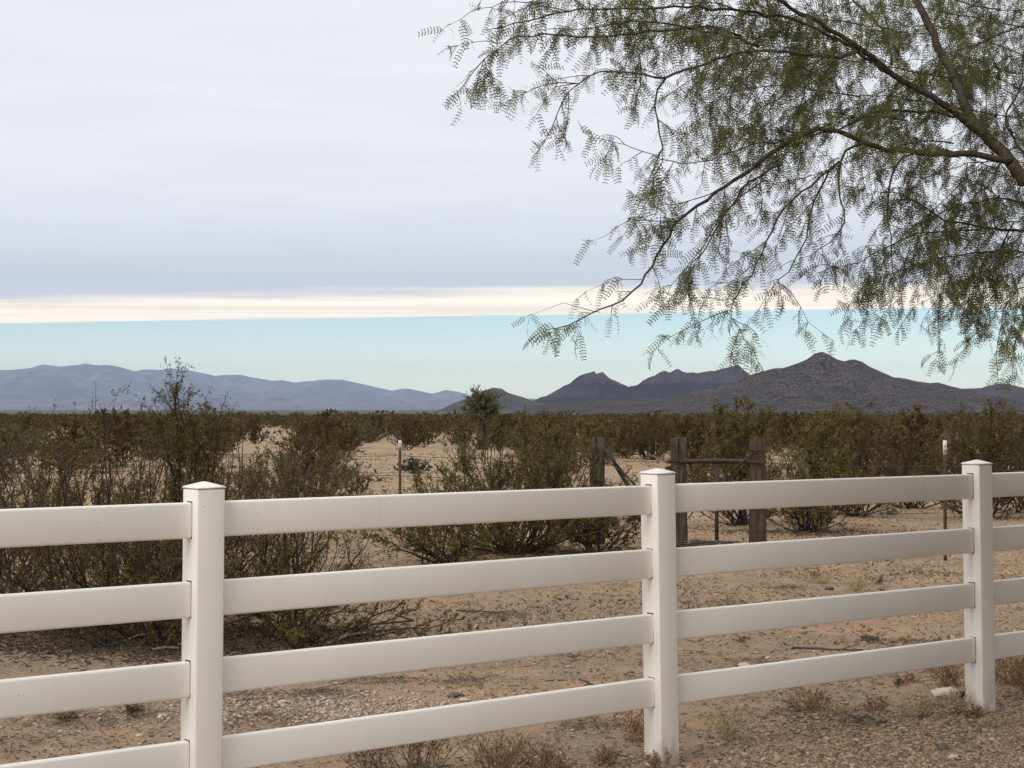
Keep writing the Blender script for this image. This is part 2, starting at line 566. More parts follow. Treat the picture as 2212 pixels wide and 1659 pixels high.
M['rock'] = plain_mat('gravel_stone', (0.24, 0.165, 0.108), (0.385, 0.278, 0.195), 30, 0.85, 0.3, 0.003, island=1.0)
M['clod'] = plain_mat('dirt_clod', (0.17, 0.115, 0.075), (0.32, 0.225, 0.15), 30, 0.95, 0.3, 0.003, island=1.0)
M['pale_rock'] = plain_mat('pale_pebble', (0.34, 0.25, 0.19), (0.48, 0.385, 0.31), 30, 0.85, 0.3, 0.003, island=0.55)
M['dark_rock'] = plain_mat('dark_grey_rock', (0.085, 0.068, 0.056), (0.14, 0.115, 0.095), 40, 0.8, 0.5, 0.004)
M['straw'] = plain_mat('dry_straw', (0.34, 0.25, 0.14), (0.50, 0.39, 0.24), 30, 0.8, 0, island=0.7)
M['rust_weed'] = plain_mat('rusty_dry_weed', (0.22, 0.115, 0.055), (0.34, 0.21, 0.11), 30, 0.85, 0, island=0.8)
M['brown_weed'] = plain_mat('brown_dry_weed', (0.10, 0.068, 0.040), (0.20, 0.14, 0.085), 30, 0.85, 0, island=0.8)
M['litter'] = plain_mat('dead_twig_litter', (0.085, 0.062, 0.045), (0.22, 0.165, 0.115), 20, 0.9, 0, island=1.0)
M['dark_litter'] = plain_mat('dark_leaf_fall', (0.050, 0.036, 0.026), (0.115, 0.082, 0.058), 20, 0.9, 0, island=1.0)
M['stick'] = plain_mat('fallen_stick', (0.055, 0.042, 0.034), (0.12, 0.095, 0.078), 30, 0.9, 0.4, 0.003)
M['wood_grey'] = wood_mat('weathered_grey_wood', (0.030, 0.025, 0.020), (0.125, 0.106, 0.086), (0.040, 0.033, 0.026))
M['wood_brown'] = wood_mat('brown_railway_sleeper', (0.034, 0.023, 0.016), (0.105, 0.075, 0.054), (0.058, 0.041, 0.029))
M['rust'] = plain_mat('rusty_steel', (0.070, 0.036, 0.021), (0.125, 0.068, 0.038), 30, 0.8, 0.3, 0.002)
M['pipe'] = plain_mat('dark_rusty_pipe', (0.030, 0.020, 0.016), (0.065, 0.042, 0.032), 30, 0.6, 0.3, 0.002)
M['wire'] = plain_mat('rusty_wire', (0.045, 0.034, 0.028), (0.085, 0.064, 0.052), 30, 0.7, 0)
M['white_paint'] = plain_mat('white_post_paint', (0.70, 0.70, 0.68), (0.55, 0.54, 0.52), 25, 0.6, 0)
M['far_wall'] = plain_mat('far_pale_wall', (0.62, 0.58, 0.53), (0.52, 0.48, 0.44), 0.3, 0.8, 0)
M['far_wall_pink'] = plain_mat('far_pinkish_wall', (0.42, 0.30, 0.26), (0.36, 0.26, 0.23), 0.3, 0.8, 0)
M['far_roof'] = plain_mat('far_pale_roof', (0.66, 0.66, 0.66), (0.55, 0.55, 0.55), 0.3, 0.7, 0)
M['far_roof_dark'] = plain_mat('far_brown_roof', (0.24, 0.18, 0.16), (0.19, 0.15, 0.13), 0.3, 0.8, 0)
M['mast'] = plain_mat('mast_steel', (0.30, 0.30, 0.31), (0.25, 0.25, 0.26), 0.1, 0.6, 0)
M['bark_curl'] = plain_mat('dark_bark_scrap', (0.034, 0.027, 0.021), (0.075, 0.060, 0.048), 40, 0.8, 0.3, 0.003)
M['pale_scrap'] = plain_mat('pale_scrap', (0.50, 0.43, 0.35), (0.66, 0.58, 0.48), 14, 0.8, 0.2, 0.003)

# ------------------------------------------------------------------ ground
def graded(lo, hi, step, far, grow=1.16):
    a = list(np.arange(lo, hi + 1e-6, step))
    s, x = step, a[-1]
    while x < far:
        s *= grow
        x += s
        a.append(x)
    return a


def build_ground():
    xr = graded(-5.0, 5.0, 0.1, 40000, 1.24)
    xl = [-v for v in graded(5.0, 5.01, 0.1, 40000, 1.24)[1:]]
    xs = np.array(sorted(set(np.round(xl + xr, 4))))
    ys = np.array([-600, -250, -100, -50, -25, -12, -6, -3, -1, 0, 1, 2, 3, 4, 5, 6, 7, 7.5] + graded(7.9, 18.0, 0.1, 60000, 1.045))
    gx, gy = np.meshgrid(xs, ys)
    v = np.stack((gx, gy, gz(gx, gy)), -1).reshape(-1, 3)
    nx, ny = len(xs), len(ys)
    i = np.arange(ny - 1)[:, None] * nx
    j = np.arange(nx - 1)[None, :]
    q = np.stack((i + j, i + j + 1, i + nx + j + 1, i + nx + j), -1).reshape(-1, 4)
    mb = MB()
    mb.add(v, q)
    tag(mb.build('ground', M['ground'], None, True), 'tan desert ground of bare sand and dead litter', None, None, 'structure')


build_ground()

# ------------------------------------------------------------------ mountains
def mountain(name, label, prof, Yr, Df, mat, seed, rough=0.02, rav=0.22, nx=420, nv=46, pw=1.25, wl=None):
    prof = np.array(prof, float)
    pxs = np.linspace(prof[0, 0], prof[-1, 0], nx)
    # shape-preserving resampling of the skyline
    py = np.interp(pxs, prof[:, 0], prof[:, 1])
    X = (pxs - 1106) / FPX * Yr
    H = CAMZ + (HZ - py) / FPX * Yr - gz(X * 0, np.full(nx, Yr))
    wl = wl or 0.09 * Yr / 2
    H = H + rough * H.max() * (fbm(X / (wl * 0.12), X * 0 + 3, seed, 4) - 0.5)
    H = np.maximum(H, 0)
    edge = np.minimum(1, np.minimum(np.arange(nx), np.arange(nx)[::-1]) / 8)
    H = H * edge
    v = np.concatenate((np.linspace(0, 1, nv), np.linspace(1.06, 1.6, 8)))
    XX, VV = np.meshgrid(X, v)
    HH = np.broadcast_to(H, XX.shape)
    warp = (fbm(XX / wl, VV * 2.2, seed + 9, 3) - 0.5) * 1.4
    rid = 1 - np.abs(2 * fbm(XX / (wl * 0.55) + warp, VV * 1.1 + 5, seed + 3, 4) - 1)
    s = np.where(VV <= 1, np.clip(VV, 0, 1) ** pw, np.maximum(0, 1 - (VV - 1) / 0.6))
    prof3 = HH * s * (1 - rav * (1 - rid) * 4 * np.clip(VV * (1 - VV), 0, 0.25) * 2.0)
    prof3 = prof3 + HH * 0.03 * (fbm(XX / (wl * 0.1), VV * 14, seed + 6, 3) - 0.5) * np.clip(VV * (1 - VV) * 4, 0, 1)
    YY = Yr - Df * (1 - VV)
    Z = gz(XX, YY) - 2 + prof3
    P = np.stack((XX, YY, Z), -1)
    ny = len(v)
    i = np.arange(ny - 1)[:, None] * nx
    j = np.arange(nx - 1)[None, :]
    q = np.stack((i + j, i + j + 1, i + nx + j + 1, i + nx + j), -1).reshape(-1, 4)
    mb = MB()
    mb.add(P.reshape(-1, 3), q)
    return tag(mb.build(name, mat, None, True), label, None, None, 'structure')


RANGE = [(-900, 868), (-600, 838), (-380, 812), (-200, 805), (-90, 798), (0, 799), (25, 799), (67, 794), (80, 789.5), (92, 787), (112, 789), (131, 791.5), (159, 789), (174, 787), (182, 785), (196, 787.5), (211, 789),
         (226, 787.7), (240, 788.8), (255, 791.5), (278, 798), (290, 802), (312, 798), (347, 799), (357, 797), (367, 794.7), (390, 797.5), (412, 800), (446, 807.6), (464, 812), (479, 810), (500, 809.7),
         (518, 809), (549, 816), (588, 822), (610, 820.5), (635, 826), (667, 823), (690, 821), (707, 819.5), (739, 819.5), (779, 828), (816, 837), (848, 843.5), (866, 840), (878, 839), (915, 846),
         (933, 850), (950, 846), (962, 842), (990, 846), (1014, 853), (1060, 861), (1100, 864), (1146, 860), (1175, 863), (1260, 872), (1400, 880)]
mountain('mountain_range', 'long hazy blue mountain range along the left horizon', RANGE, 34000, 9000, M['range'], 3, 0.014, 0.95, 800, 70, 1.1, 2400)
for nm, lb, pr, sd in (
        ('foothill', 'small blue knoll before the far range, left of the pair', [(160, 879), (174, 875), (190, 868), (208, 862), (222, 858.5), (231, 860), (238, 862), (247, 869), (256, 874), (270, 879)], 31),
        ('foothill', 'small blue knoll before the far range, right of the pair', [(232, 880), (244, 876.6), (256, 871), (268, 866), (276, 863), (284, 862), (292, 862.5), (299, 865), (310, 870), (320, 874), (338, 880)], 32),
        ('foothill', 'blue knoll behind the tall spindly shrub tops', [(380, 880), (397, 870), (417, 860), (427, 856), (436.5, 853.5), (455, 856), (471, 859.6), (485, 866), (496, 872), (515, 880)], 33),
        ('foothill', 'blue double-topped knoll at the foot of the far range', [(545, 878), (563, 868), (580, 861), (593, 857), (605, 859), (618, 862), (625, 867), (633, 872), (652, 879)], 34)):
    mountain(nm, lb, pr, 24000, 800, M['range'], sd, 0.05, 0.2, 90, 20, 1.0, 430)
PEAKS = [(1080, 884), (1120, 878), (1156, 866), (1171, 856), (1193, 847), (1218, 833), (1234, 825), (1240, 819), (1245, 815), (1255, 810.6), (1267, 807), (1275, 805), (1282.5, 803), (1285, 805), (1287.5, 808.5), (1295, 807), (1302, 805.6), (1307, 810),
         (1320, 818.8), (1337, 825), (1358, 833.7), (1379, 827.5), (1404, 815), (1419, 807), (1436, 800), (1446, 801), (1454, 797.5), (1461, 794.5), (1466, 797.5), (1472, 803), (1479, 806), (1520, 805), (1540, 801), (1560, 796), (1575, 793),
         (1590, 791), (1598, 791), (1606, 797), (1618, 807), (1680, 835), (1760, 856), (1860, 876)]
mountain('jagged_peaks', 'dark violet jagged twin peaks behind the rocky hill', PEAKS, 7200, 1400, M['peaks'], 41, 0.11, 0.55, 460, 50, 1.2, 400)
mountain('jagged_peaks', 'dark blue mountain at the right edge behind the rocky hill', [(1900, 880), (1960, 862), (2010, 838), (2039, 829), (2061, 834), (2077, 838), (2120, 837), (2140, 831), (2150, 828), (2160, 827), (2180, 829), (2212, 837), (2330, 848), (2500, 862), (2700, 882)],
         6800, 1300, M['peaks'], 43, 0.03, 0.38, 260, 44, 1.2, 380)
mountain('rocky_hill', 'low dark hill rising behind the lone desert tree', [(930, 888), (955, 882), (982, 868), (1014, 857), (1035, 848), (1052, 840), (1064, 836), (1074, 836.5), (1084, 838), (1092, 844), (1101, 848.5), (1129, 856), (1146, 863), (1161, 867), (1200, 876), (1250, 886)],
         5600, 750, M['hill_small'], 51, 0.03, 0.3, 200, 36, 1.1, 260)
mountain('rocky_hill', 'broad shrub-speckled brown hill below the mesquite branches', [(1090, 888), (1130, 882), (1158, 874.5), (1200, 871), (1225, 873), (1255, 869.6), (1280, 862), (1310, 861), (1339, 862), (1370, 859), (1401, 857.7), (1441, 859.7), (1477, 851.7), (1498, 842), (1540, 836),
                       (1580, 828), (1610, 811), (1639, 803), (1669, 795), (1691, 794), (1709, 788), (1742, 776), (1758, 763.5), (1767, 760.5), (1776, 759.5), (1785, 761.5), (1794, 765.4), (1810, 773), (1825, 778), (1832, 776), (1846, 774.7), (1862, 779),
                       (1876, 788), (1900, 799), (1928, 811), (1952, 814), (1981, 821.6), (2009, 826.5), (2027, 825), (2039, 829), (2061, 839), (2090, 851.7), (2120, 861.6), (2170, 869.6), (2212, 873.5), (2320, 882), (2400, 888)],
         3600, 900, M['hill_near'], 53, 0.035, 0.2, 560, 90, 1.05, 260)

# ------------------------------------------------------------------ white vinyl fence
PL = [at(440, 1083, 6.649), at(1422, 1050.5, 8.200), at(2111, 1025.6, 9.660)]
post_xy = [np.array((p[0], p[1])) for p in PL]
D2 = unit(post_xy[2] - post_xy[0])
post_xy = [post_xy[0] - D2 * 2.44] + post_xy + [post_xy[2] + D2 * 2.44]
LEAN = [0.0, math.radians(-0.45), math.radians(0.75), math.radians(0.62), 0.3 * math.pi / 180]
DX = np.array((D2[0], D2[1], 0.0))
DN = np.array((D2[1], -D2[0], 0.0))           # towards the camera side
RAIL_TOP0 = CAMZ - 0.352                       # top of the top rail
PITCH_R, RAIL_H, RAIL_T, POST_W = 0.307, 0.139, 0.040, 0.122
POST_TOP = CAMZ - 0.300


def post_point(i, z):
    c = post_xy[i]
    return np.array((c[0], c[1], z)) + np.array((math.tan(LEAN[i]) * (1.2 - z), 0, 0))


def build_fence():
    root = thing('rail_fence', 'white vinyl four-rail fence with pyramid-capped posts', 'fence', (post_xy[2][0], post_xy[2][1], 0.0))
    off = np.array((post_xy[2][0], post_xy[2][1], 0.0))
    # section frame: x along the fence, y towards the camera, z up
    for i in range(5):
        g = float(gz(*post_xy[i]))
        mb = MB()
        hz = (POST_TOP - g + 0.15) / 2
        cz = (POST_TOP + g - 0.15) / 2
        Mx = np.stack((DX, DN, unit(post_point(i, 1.4) - post_point(i, 0.0))), 1)
        mb.box(post_point(i, cz) - off, (POST_W / 2, POST_W / 2, hz), Mx, 0.008)
        p = mb.build('post', M['vinyl'], root)
        mb = MB()
        bz = POST_TOP + 0.0015
        top = post_point(i, bz) - off
        w = POST_W / 2 + 0.0015
        ring = []
        lv = [(w, 0.0), (w, 0.0045), (w - 0.0015, 0.0068), (w - 0.005, 0.0085), (0.010, 0.0245), (0.003, 0.0258)]
        for r_, z_ in lv:
            for sx, sy in ((-1, -1), (1, -1), (1, 1), (-1, 1)):
                ring.append(top + DX * sx * r_ + DN * sy * r_ + np.array((0, 0, z_)))
        q = []
        for l in range(len(lv) - 1):
            for k in range(4):
                q.append((l * 4 + k, l * 4 + (k + 1) % 4, l * 4 + 4 + (k + 1) % 4, l * 4 + 4 + k))
        q.append((20, 21, 22, 23))
        q.append((3, 2, 1, 0))
        mb.add(ring, q)
        c = mb.build('cap', M['vinyl'], p)
        # dark plates painting the shade of the routed gaps round the rail ends
        for k in range(4):
            zt = RAIL_TOP0 - PITCH_R * k
            for s in (-1, 1):
                mb = MB()
                cc = post_point(i, zt - RAIL_H / 2) - off + DX * s * POST_W / 2
                mb.box(cc + np.array((0, 0, 0.0018)), (0.0012, RAIL_T / 2 + 0.0009, RAIL_H / 2 + 0.0022), Mx)
                mb.build('opening_shade_plate', M['slot'], p)
    for i in range(4):
        for k in range(4):
            zt = RAIL_TOP0 - PITCH_R * k
            jig = 0.0015 * math.sin(i * 7.1 + k * 3.3)
            a = post_point(i, zt - RAIL_H / 2 + jig) - off
            b = post_point(i + 1, zt - RAIL_H / 2 - jig) - off
            u = unit(b - a)
            n = unit(DN - u * np.dot(DN, u))
            Mx = np.stack((u, n, np.cross(u, n) * -1), 1)
            if Mx[2, 2] < 0:
                Mx[:, 2] *= -1
            mb = MB()
            L = np.linalg.norm(b - a)
            mb.box((a + b) / 2, (L / 2 - 0.03, RAIL_T / 2, RAIL_H / 2), Mx, 0.010)
            mb.build('rail', M['vinyl'], root)


build_fence()

# ------------------------------------------------------------------ creosote bushes
def creosote(r, height, radius, nstem, per=8, twigs=4, nleaf=13, leaf=0.011, lean=(0, 0), spires=(), fill=1.0):
    """stems and foliage of one bush, base at the origin"""
    st, fo = MB(), MB()
    tw_p, tw_r, fine_p, fine_r = [], [], [], []
    LC = []
    stems = []
    for i in range(nstem):
        az = i * 2.39996 + r.uniform(-.5, .5)
        f = math.sqrt((i + 0.5) / nstem)
        out = radius * f * r.uniform(0.7, 1.15)
        top = height * (1.0 - 0.66 * f ** 2.4) * r.uniform(0.72, 1.0)
        stems.append((out * math.cos(az) + lean[0] * top, out * math.sin(az) + lean[1] * top, top, 1.0))
    for (sx, sy, sz) in spires:
        stems.append((sx, sy, sz - 0.11 * height, 0.75))
    for (ex, ey, ez, fulln) in stems:
        m = 10
        t = np.linspace(0, 1, m)
        pw = r.uniform(0.95, 1.5)
        P = np.stack((ex * t ** 0.85, ey * t ** 0.85, ez * t ** pw), 1)
        L = math.sqrt(ex * ex + ey * ey + ez * ez)
        P += np.cumsum(r.normal(0, 0.024 * L, (m, 3)), 0) * (t * (1.15 - t))[:, None] * 1.5
        P += r.normal(0, 0.010 * L, (m, 3)) * t[:, None]
        P[:, :2] += r.normal(0, 0.10 * radius, 2) * (1 - t)[:, None]
        P[:, 2] = np.maximum(P[:, 2], 0.0)
        P[0, 2] = -0.04
        R = 0.0064 * (L / 1.5) * (1.25 - t) + 0.0018
        st.tube(P, R * r.uniform(0.7, 1.6), 4, False)
        nb = int(per * (0.6 + 0.5 * L / height) * (2.3 if fulln < 1 else 1.0))
        for b in range(nb):
            tb = r.uniform(0.16, 0.99) if fulln == 1 else r.uniform(0.45, 0.99)
            k = tb * (m - 1)
            k0 = min(int(k), m - 2)
            o = P[k0] + (P[k0 + 1] - P[k0]) * (k - k0)
            d = unit(P[k0 + 1] - P[k0])
            d = unit(d + rand_dirs(r, 1)[0] * 0.85 + np.array((0, 0, 0.22)))
            bl = height * r.uniform(0.10, 0.28) * (1.3 - 0.6 * tb) * (0.85 if fulln < 1 else 1.0)
            e1 = o + d * bl * 0.5 + r.normal(0, 0.05 * bl, 3)
            e2 = o + d * bl + np.array((0, 0, bl * 0.15)) + r.normal(0, 0.10 * bl, 3)
            e2[2] = max(e2[2], 0.03)
            tw_p.append((o, e1, e2))
            tw_r.append((0.0032, 0.0024, 0.0012))
            bare = r.uniform() < (0.12 if fulln == 1 else 0.0)
            for q in range(twigs):
                tq = r.uniform(0.25, 1.0)
                o2 = o + (e2 - o) * tq
                d2 = unit(d + rand_dirs(r, 1)[0] * 1.0 + np.array((0, 0, 0.3)))
                l2 = r.uniform(0.05, 0.14) * height / 1.6
                f2 = o2 + d2 * l2
                fine_p.append((o2, f2))
                fine_r.append((0.0018, 0.0009))
                n = 0 if bare else int(nleaf * fill * r.uniform(0.6, 1.4) * (1.3 if fulln < 1 else 1.0))
                s = r.uniform(0.1, 1.1, n)
                LC.append(o2 + d2 * (l2 * s)[:, None] + r.normal(0, 0.013, (n, 3)) * height / 1.6)
    tw_p, tw_r = np.array(tw_p), np.array(tw_r)
    st.tubes(tw_p, tw_r * max(1.0, leaf / 0.010), 3)
    st.tubes(np.array(fine_p), np.array(fine_r) * max(1.0, leaf / 0.010), 3)
    C = np.concatenate(LC)
    C = C[C[:, 2] > 0.02]
    n = len(C)
    U = unit(rand_dirs(r, n) + np.array((0, 0, 0.3)))
    W = unit(np.cross(U, rand_dirs(r, n)))
    sz = leaf * r.uniform(0.6, 1.35, n)
    fo.leaves(C, U, W, sz, sz * r.uniform(0.4, 0.7, n))
    return st, fo


def bush(label, base, st, fo, leafm, name='creosote_bush', cat='bush', group=None, stemm='stem', rz=0.0):
    o = thing(name, label, cat, base, rz, group)
    st.build('stems', M[stemm], o)
    tag(fo.build('foliage', M[leafm], o), kind='stuff')
    return o


def gb(px, Y):
    x = (px - 1106.0) / FPX * Y
    return (x, Y, float(gz(x, Y)))


R1 = np.random.default_rng(101)
# the thicket left of the fence, three bushes that grow into one another
bush('dark sprawling creosote bush at the left edge behind the white fence', gb(215, 13.2),
     *creosote(R1, 1.72, 1.35, 44, 10, 4, 11, 0.0092), 'bush_leaf')
bush('tallest creosote bush, its spindly leafy spires rising over the far range', gb(440, 14.2),
     *creosote(R1, 1.58, 1.05, 38, 10, 4, 11, 0.0092, spires=((-0.40, 0, 1.93), (-0.27, .1, 2.0), (-0.17, -.1, 2.06), (-.10, 0, 1.90), (0.05, .1, 1.78), (.14, .0, 1.84), (-.45, .05, 1.75))), 'bush_leaf')
bush('creosote bush with dark forked stems beside the gap with the steel post', gb(610, 13.0),
     *creosote(R1, 1.58, 0.85, 32, 10, 4, 11, 0.0092), 'bush_leaf')
bush('creosote bush half cut off by the left edge of the view', gb(20, 15.0),
     *creosote(R1, 1.60, 1.0, 30, 9, 4, 13, 0.011), 'bush_leaf')
bush('low olive creosote bush filling the thicket behind the left fence post', gb(330, 12.3),
     *creosote(R1, 0.95, 1.1, 34, 9, 4, 10, 0.0092), 'bush_leaf')
bush('low leafy creosote shoots in front of the thicket, right end', gb(690, 12.4),
     *creosote(R1, 0.52, 1.15, 30, 7, 4, 6, 0.0095), 'bush_leaf_green')
bush('creosote bush between the two largest of the left thicket', gb(320, 14.8), *creosote(R1, 1.50, 1.0, 30, 9, 4, 11, 0.0094), 'bush_leaf')
bush('rusty creosote bush showing through the left thicket, leftmost', gb(110, 21.0), *creosote(R1, 1.45, 1.2, 28, 8, 4, 13, 0.0125), 'bush_leaf_rust')
bush('rusty creosote bush showing behind the left white post', gb(500, 22.0), *creosote(R1, 1.45, 1.2, 28, 8, 4, 13, 0.0125), 'bush_leaf_rust')
bush('rusty creosote bush behind the right end of the left thicket', gb(665, 27.0), *creosote(R1, 1.40, 1.1, 26, 8, 4, 13, 0.0140), 'bush_leaf_rust')
# the broad bush in the middle, in front of the wire fence
bush('broad dense creosote bush in front of the left wooden post', gb(1120, 20.3),
     *creosote(R1, 1.58, 1.62, 70, 9, 4, 12, 0.0118, spires=((0.12, 0, 1.72), (0.45, 0.1, 1.70), (-.2, 0, 1.6), (.6, 0, 1.5), (-.62, 0, 1.3))), 'bush_leaf_green')
bush('smaller creosote bush growing against the left wooden post', gb(1290, 20.6),
     *creosote(R1, 0.95, 0.75, 28, 8, 4, 14, 0.0125), 'bush_leaf_green')
bush('low creosote bush between the thicket and the broad bush', gb(960, 19.0),
     *creosote(R1, 1.05, 1.05, 32, 8, 4, 12, 0.0125), 'bush_leaf_green')
# right of the wooden posts
bush('creosote bush with three bright clumped tops above the pipe brace', gb(1600, 25.5),
     *creosote(R1, 1.35, 0.9, 30, 8, 4, 13, 0.014, spires=((-0.32, 0, 1.83), (-.25, 0, 1.76), (.02, .1, 1.92), (.10, -.1, 1.88), (.06, 0, 1.80), (.36, 0, 1.84), (.30, 0, 1.7))), 'bush_leaf_green')
bush('dark upright creosote bush just right of the brown wooden post', gb(1742, 24.0),
     *creosote(R1, 1.42, 0.95, 40, 9, 4, 14, 0.0135, spires=((.28, 0, 1.72), (.42, 0, 1.76), (.58, 0, 1.70), (.0, 0, 1.62))), 'bush_leaf_green')
bush('tall rusty creosote bush behind the dark upright one', gb(1850, 27.5),
     *creosote(R1, 1.60, 1.0, 36, 8, 4, 13, 0.0145, spires=((-.05, 0, 1.82), (.2, 0, 1.80))), 'bush_leaf_rust')
bush('leaning creosote bush with arching bare stems left of the right steel post', gb(1975, 30.0),
     *creosote(R1, 1.45, 1.2, 34, 8, 4, 12, 0.015, lean=(-0.2, 0)), 'bush_leaf_rust')
bush('dark greyish creosote bush behind the right white fence post', gb(2120, 27.0),
     *creosote(R1, 1.62, 1.15, 42, 9, 4, 12, 0.0145, spires=((0.1, 0, 1.85), (.3, 0, 1.9), (-.2, 0, 1.78))), 'bush_leaf')
bush('creosote bush half cut off by the right edge of the view', gb(2225, 28.5),
     *creosote(R1, 1.75, 1.1, 36, 8, 4, 12, 0.015), 'bush_leaf_rust')
bush('young creosote sapling beside the left steel post', gb(768, 33.0),
     *creosote(R1, 0.80, 0.42, 9, 6, 3, 11, 0.016), 'bush_leaf_green')
bush('low grey half-dead bush left of the steel post', gb(735, 41.0),
     *creosote(R1, 0.85, 0.75, 30, 8, 4, 3, 0.016), 'bush_leaf', 'dead_bush', 'bush', None, 'stem_grey')
bush('rounded blue-grey shrub right of the left steel post', gb(895, 47.0),
     *creosote(R1, 0.50, 0.55, 26, 8, 4, 12, 0.017), 'blue_leaf', 'blue_grey_shrub', 'bush')
bush('creosote bush behind the gap between the two left wooden posts, left one', gb(1352, 62.0),
     *creosote(R1, 1.5, 1.3, 26, 8, 4, 13, 0.024), 'bush_leaf_rust')
bush('creosote bush behind the gap between the two left wooden posts, right one', gb(1405, 60.0),
     *creosote(R1, 1.5, 1.2, 26, 8, 4, 13, 0.024), 'bush_leaf_rust')
bush('creosote bush seen under the pipe brace beyond the wire fence', gb(1545, 33.0),
     *creosote(R1, 1.1, 0.9, 26, 8, 4, 10, 0.016), 'bush_leaf')

# the scrub field: shared bush meshes, one object each for the nearest 300
PROTO = []
for k in range(7):
    h = [1.45, 1.6, 1.3, 1.7, 1.2, 1.5, 1.55][k]
    s, f = creosote(np.random.default_rng(300 + k), h, h * [.8, .7, .95, .65, .9, .75, .85][k], 20, 7, 3, 11, 0.031,
                    spires=((.2, .1, h * 1.08), (-.3, .2, h * 1.02)))
    PROTO.append((s.mesh('stems', M['stem']), f.mesh('foliage', M[['bush_leaf_rust', 'bush_leaf_rust', 'bush_leaf', 'bush_leaf_rust', 'bush_leaf_green', 'bush_leaf_rust', 'bush_leaf'][k]])))

for k, (lm_, nl, sm_) in enumerate((('bush_leaf', 1, 'stem_grey'), ('grey_tree', 8, 'stem_grey'))):
    s_, f_ = creosote(np.random.default_rng(340 + k), 1.2, 1.05, 26, 8, 4, nl, 0.026)
    PROTO.append((s_.mesh('stems', M[sm_]), f_.mesh('foliage', M[lm_])))


def clear_patch(px, Y):
    """open sand between the bushes"""
    py = HZ + FPX * CAMZ / Y
    for (x0, x1, y0, y1) in ((775, 880, 962, 1110), (90, 200, 945, 1010), (880, 960, 985, 1020), (1330, 1440, 985, 1080), (560, 620, 940, 985), (1860, 1960, 1000, 1100), (1400, 1460, 975, 1010)):
        if x0 < px < x1 and y0 < py < y1:
            return True
    return False


def scatter_field():
    r = np.random.default_rng(55)
    pts = []
    Y = 31.0
    while len(pts) < 2600 and Y < 460:
        wid = 0.33 * Y + 4
        dens = 0.05 if Y < 50 else (0.095 if Y < 70 else (0.12 if Y < 150 else 0.08))
        dY = 1.5 if Y < 100 else 4.0
        n = r.poisson(dens * 2 * wid * dY)
        for _ in range(n):
            x, y = r.uniform(-wid, wid), Y + r.uniform(0, dY)
            px = 1106 + FPX * x / y
            if clear_patch(px, y) or (960 < px < 1130 and y < 74):
                continue
            pts.append((x, y))
        Y += dY
    return pts


field = scatter_field()
r = np.random.default_rng(56)
near_lab = 'olive-brown creosote bush in the open scrub beyond the wire fence'
for (x, y) in field[:285]:
    k = int(r.integers(0, 7))
    u_ = r.uniform()
    k = 7 if u_ < .09 else (8 if u_ < .16 else k)
    nm_, lb_, gr_ = ('creosote_bush', near_lab, 'creosote bushes of the open scrub') if k < 7 else (
        ('dead_bush', 'grey bare dead bush among the open scrub beyond the wire fence', 'dead bushes of the open scrub') if k == 7 else
        ('pale_shrub', 'pale grey-green shrub among the open scrub beyond the wire fence', 'pale shrubs of the open scrub'))
    o = thing(nm_, lb_, 'bush', (x, y, float(gz(x, y)) - 0.02), r.uniform(0, 6.28), gr_)
    s = r.uniform(0.55, 1.10)
    o.scale = (s * 1.1, s * 1.1, s * r.uniform(.85, 1.08))
    link('stems', PROTO[k][0], o)
    tag(link('foliage', PROTO[k][1], o), kind='stuff')


def far_scrub():
    mb = MB()
    rr = np.random.default_rng(57)
    for (x, y) in field[285:]:
        n = 80 if y < 180 else 46
        h = rr.uniform(0.8, 1.5) + (rr.uniform() > .93) * .35
        rad = h * rr.uniform(0.7, 1.0)
        a, u = rr.uniform(0, 6.283, n), np.sqrt(rr.uniform(0, 1, n))
        z = rr.uniform(0.12, 1, n) ** 0.7
        rz = rad * (0.35 + 0.65 * np.sin(np.pi * np.clip(z, 0, 0.93) ** 0.8)) * u
        C = np.stack((x + rz * np.cos(a), y + rz * np.sin(a), gz(np.full(n, x), np.full(n, y)) + z * h), 1)
        U = unit(rand_dirs(rr, n) + np.array((0, 0, 0.8)))
        W = unit(np.cross(U, rand_dirs(rr, n)))
        s = rr.uniform(0.06, 0.14, n) * (1.0 if y < 180 else 1.5)
        mb.leaves(C, U, W, s * 1.3, s * 0.6)
    tag(mb.build('far_scrub', M['far_leaf']), 'far olive-brown creosote scrub merging into one band below the horizon', 'scrub', None, 'stuff')


far_scrub()

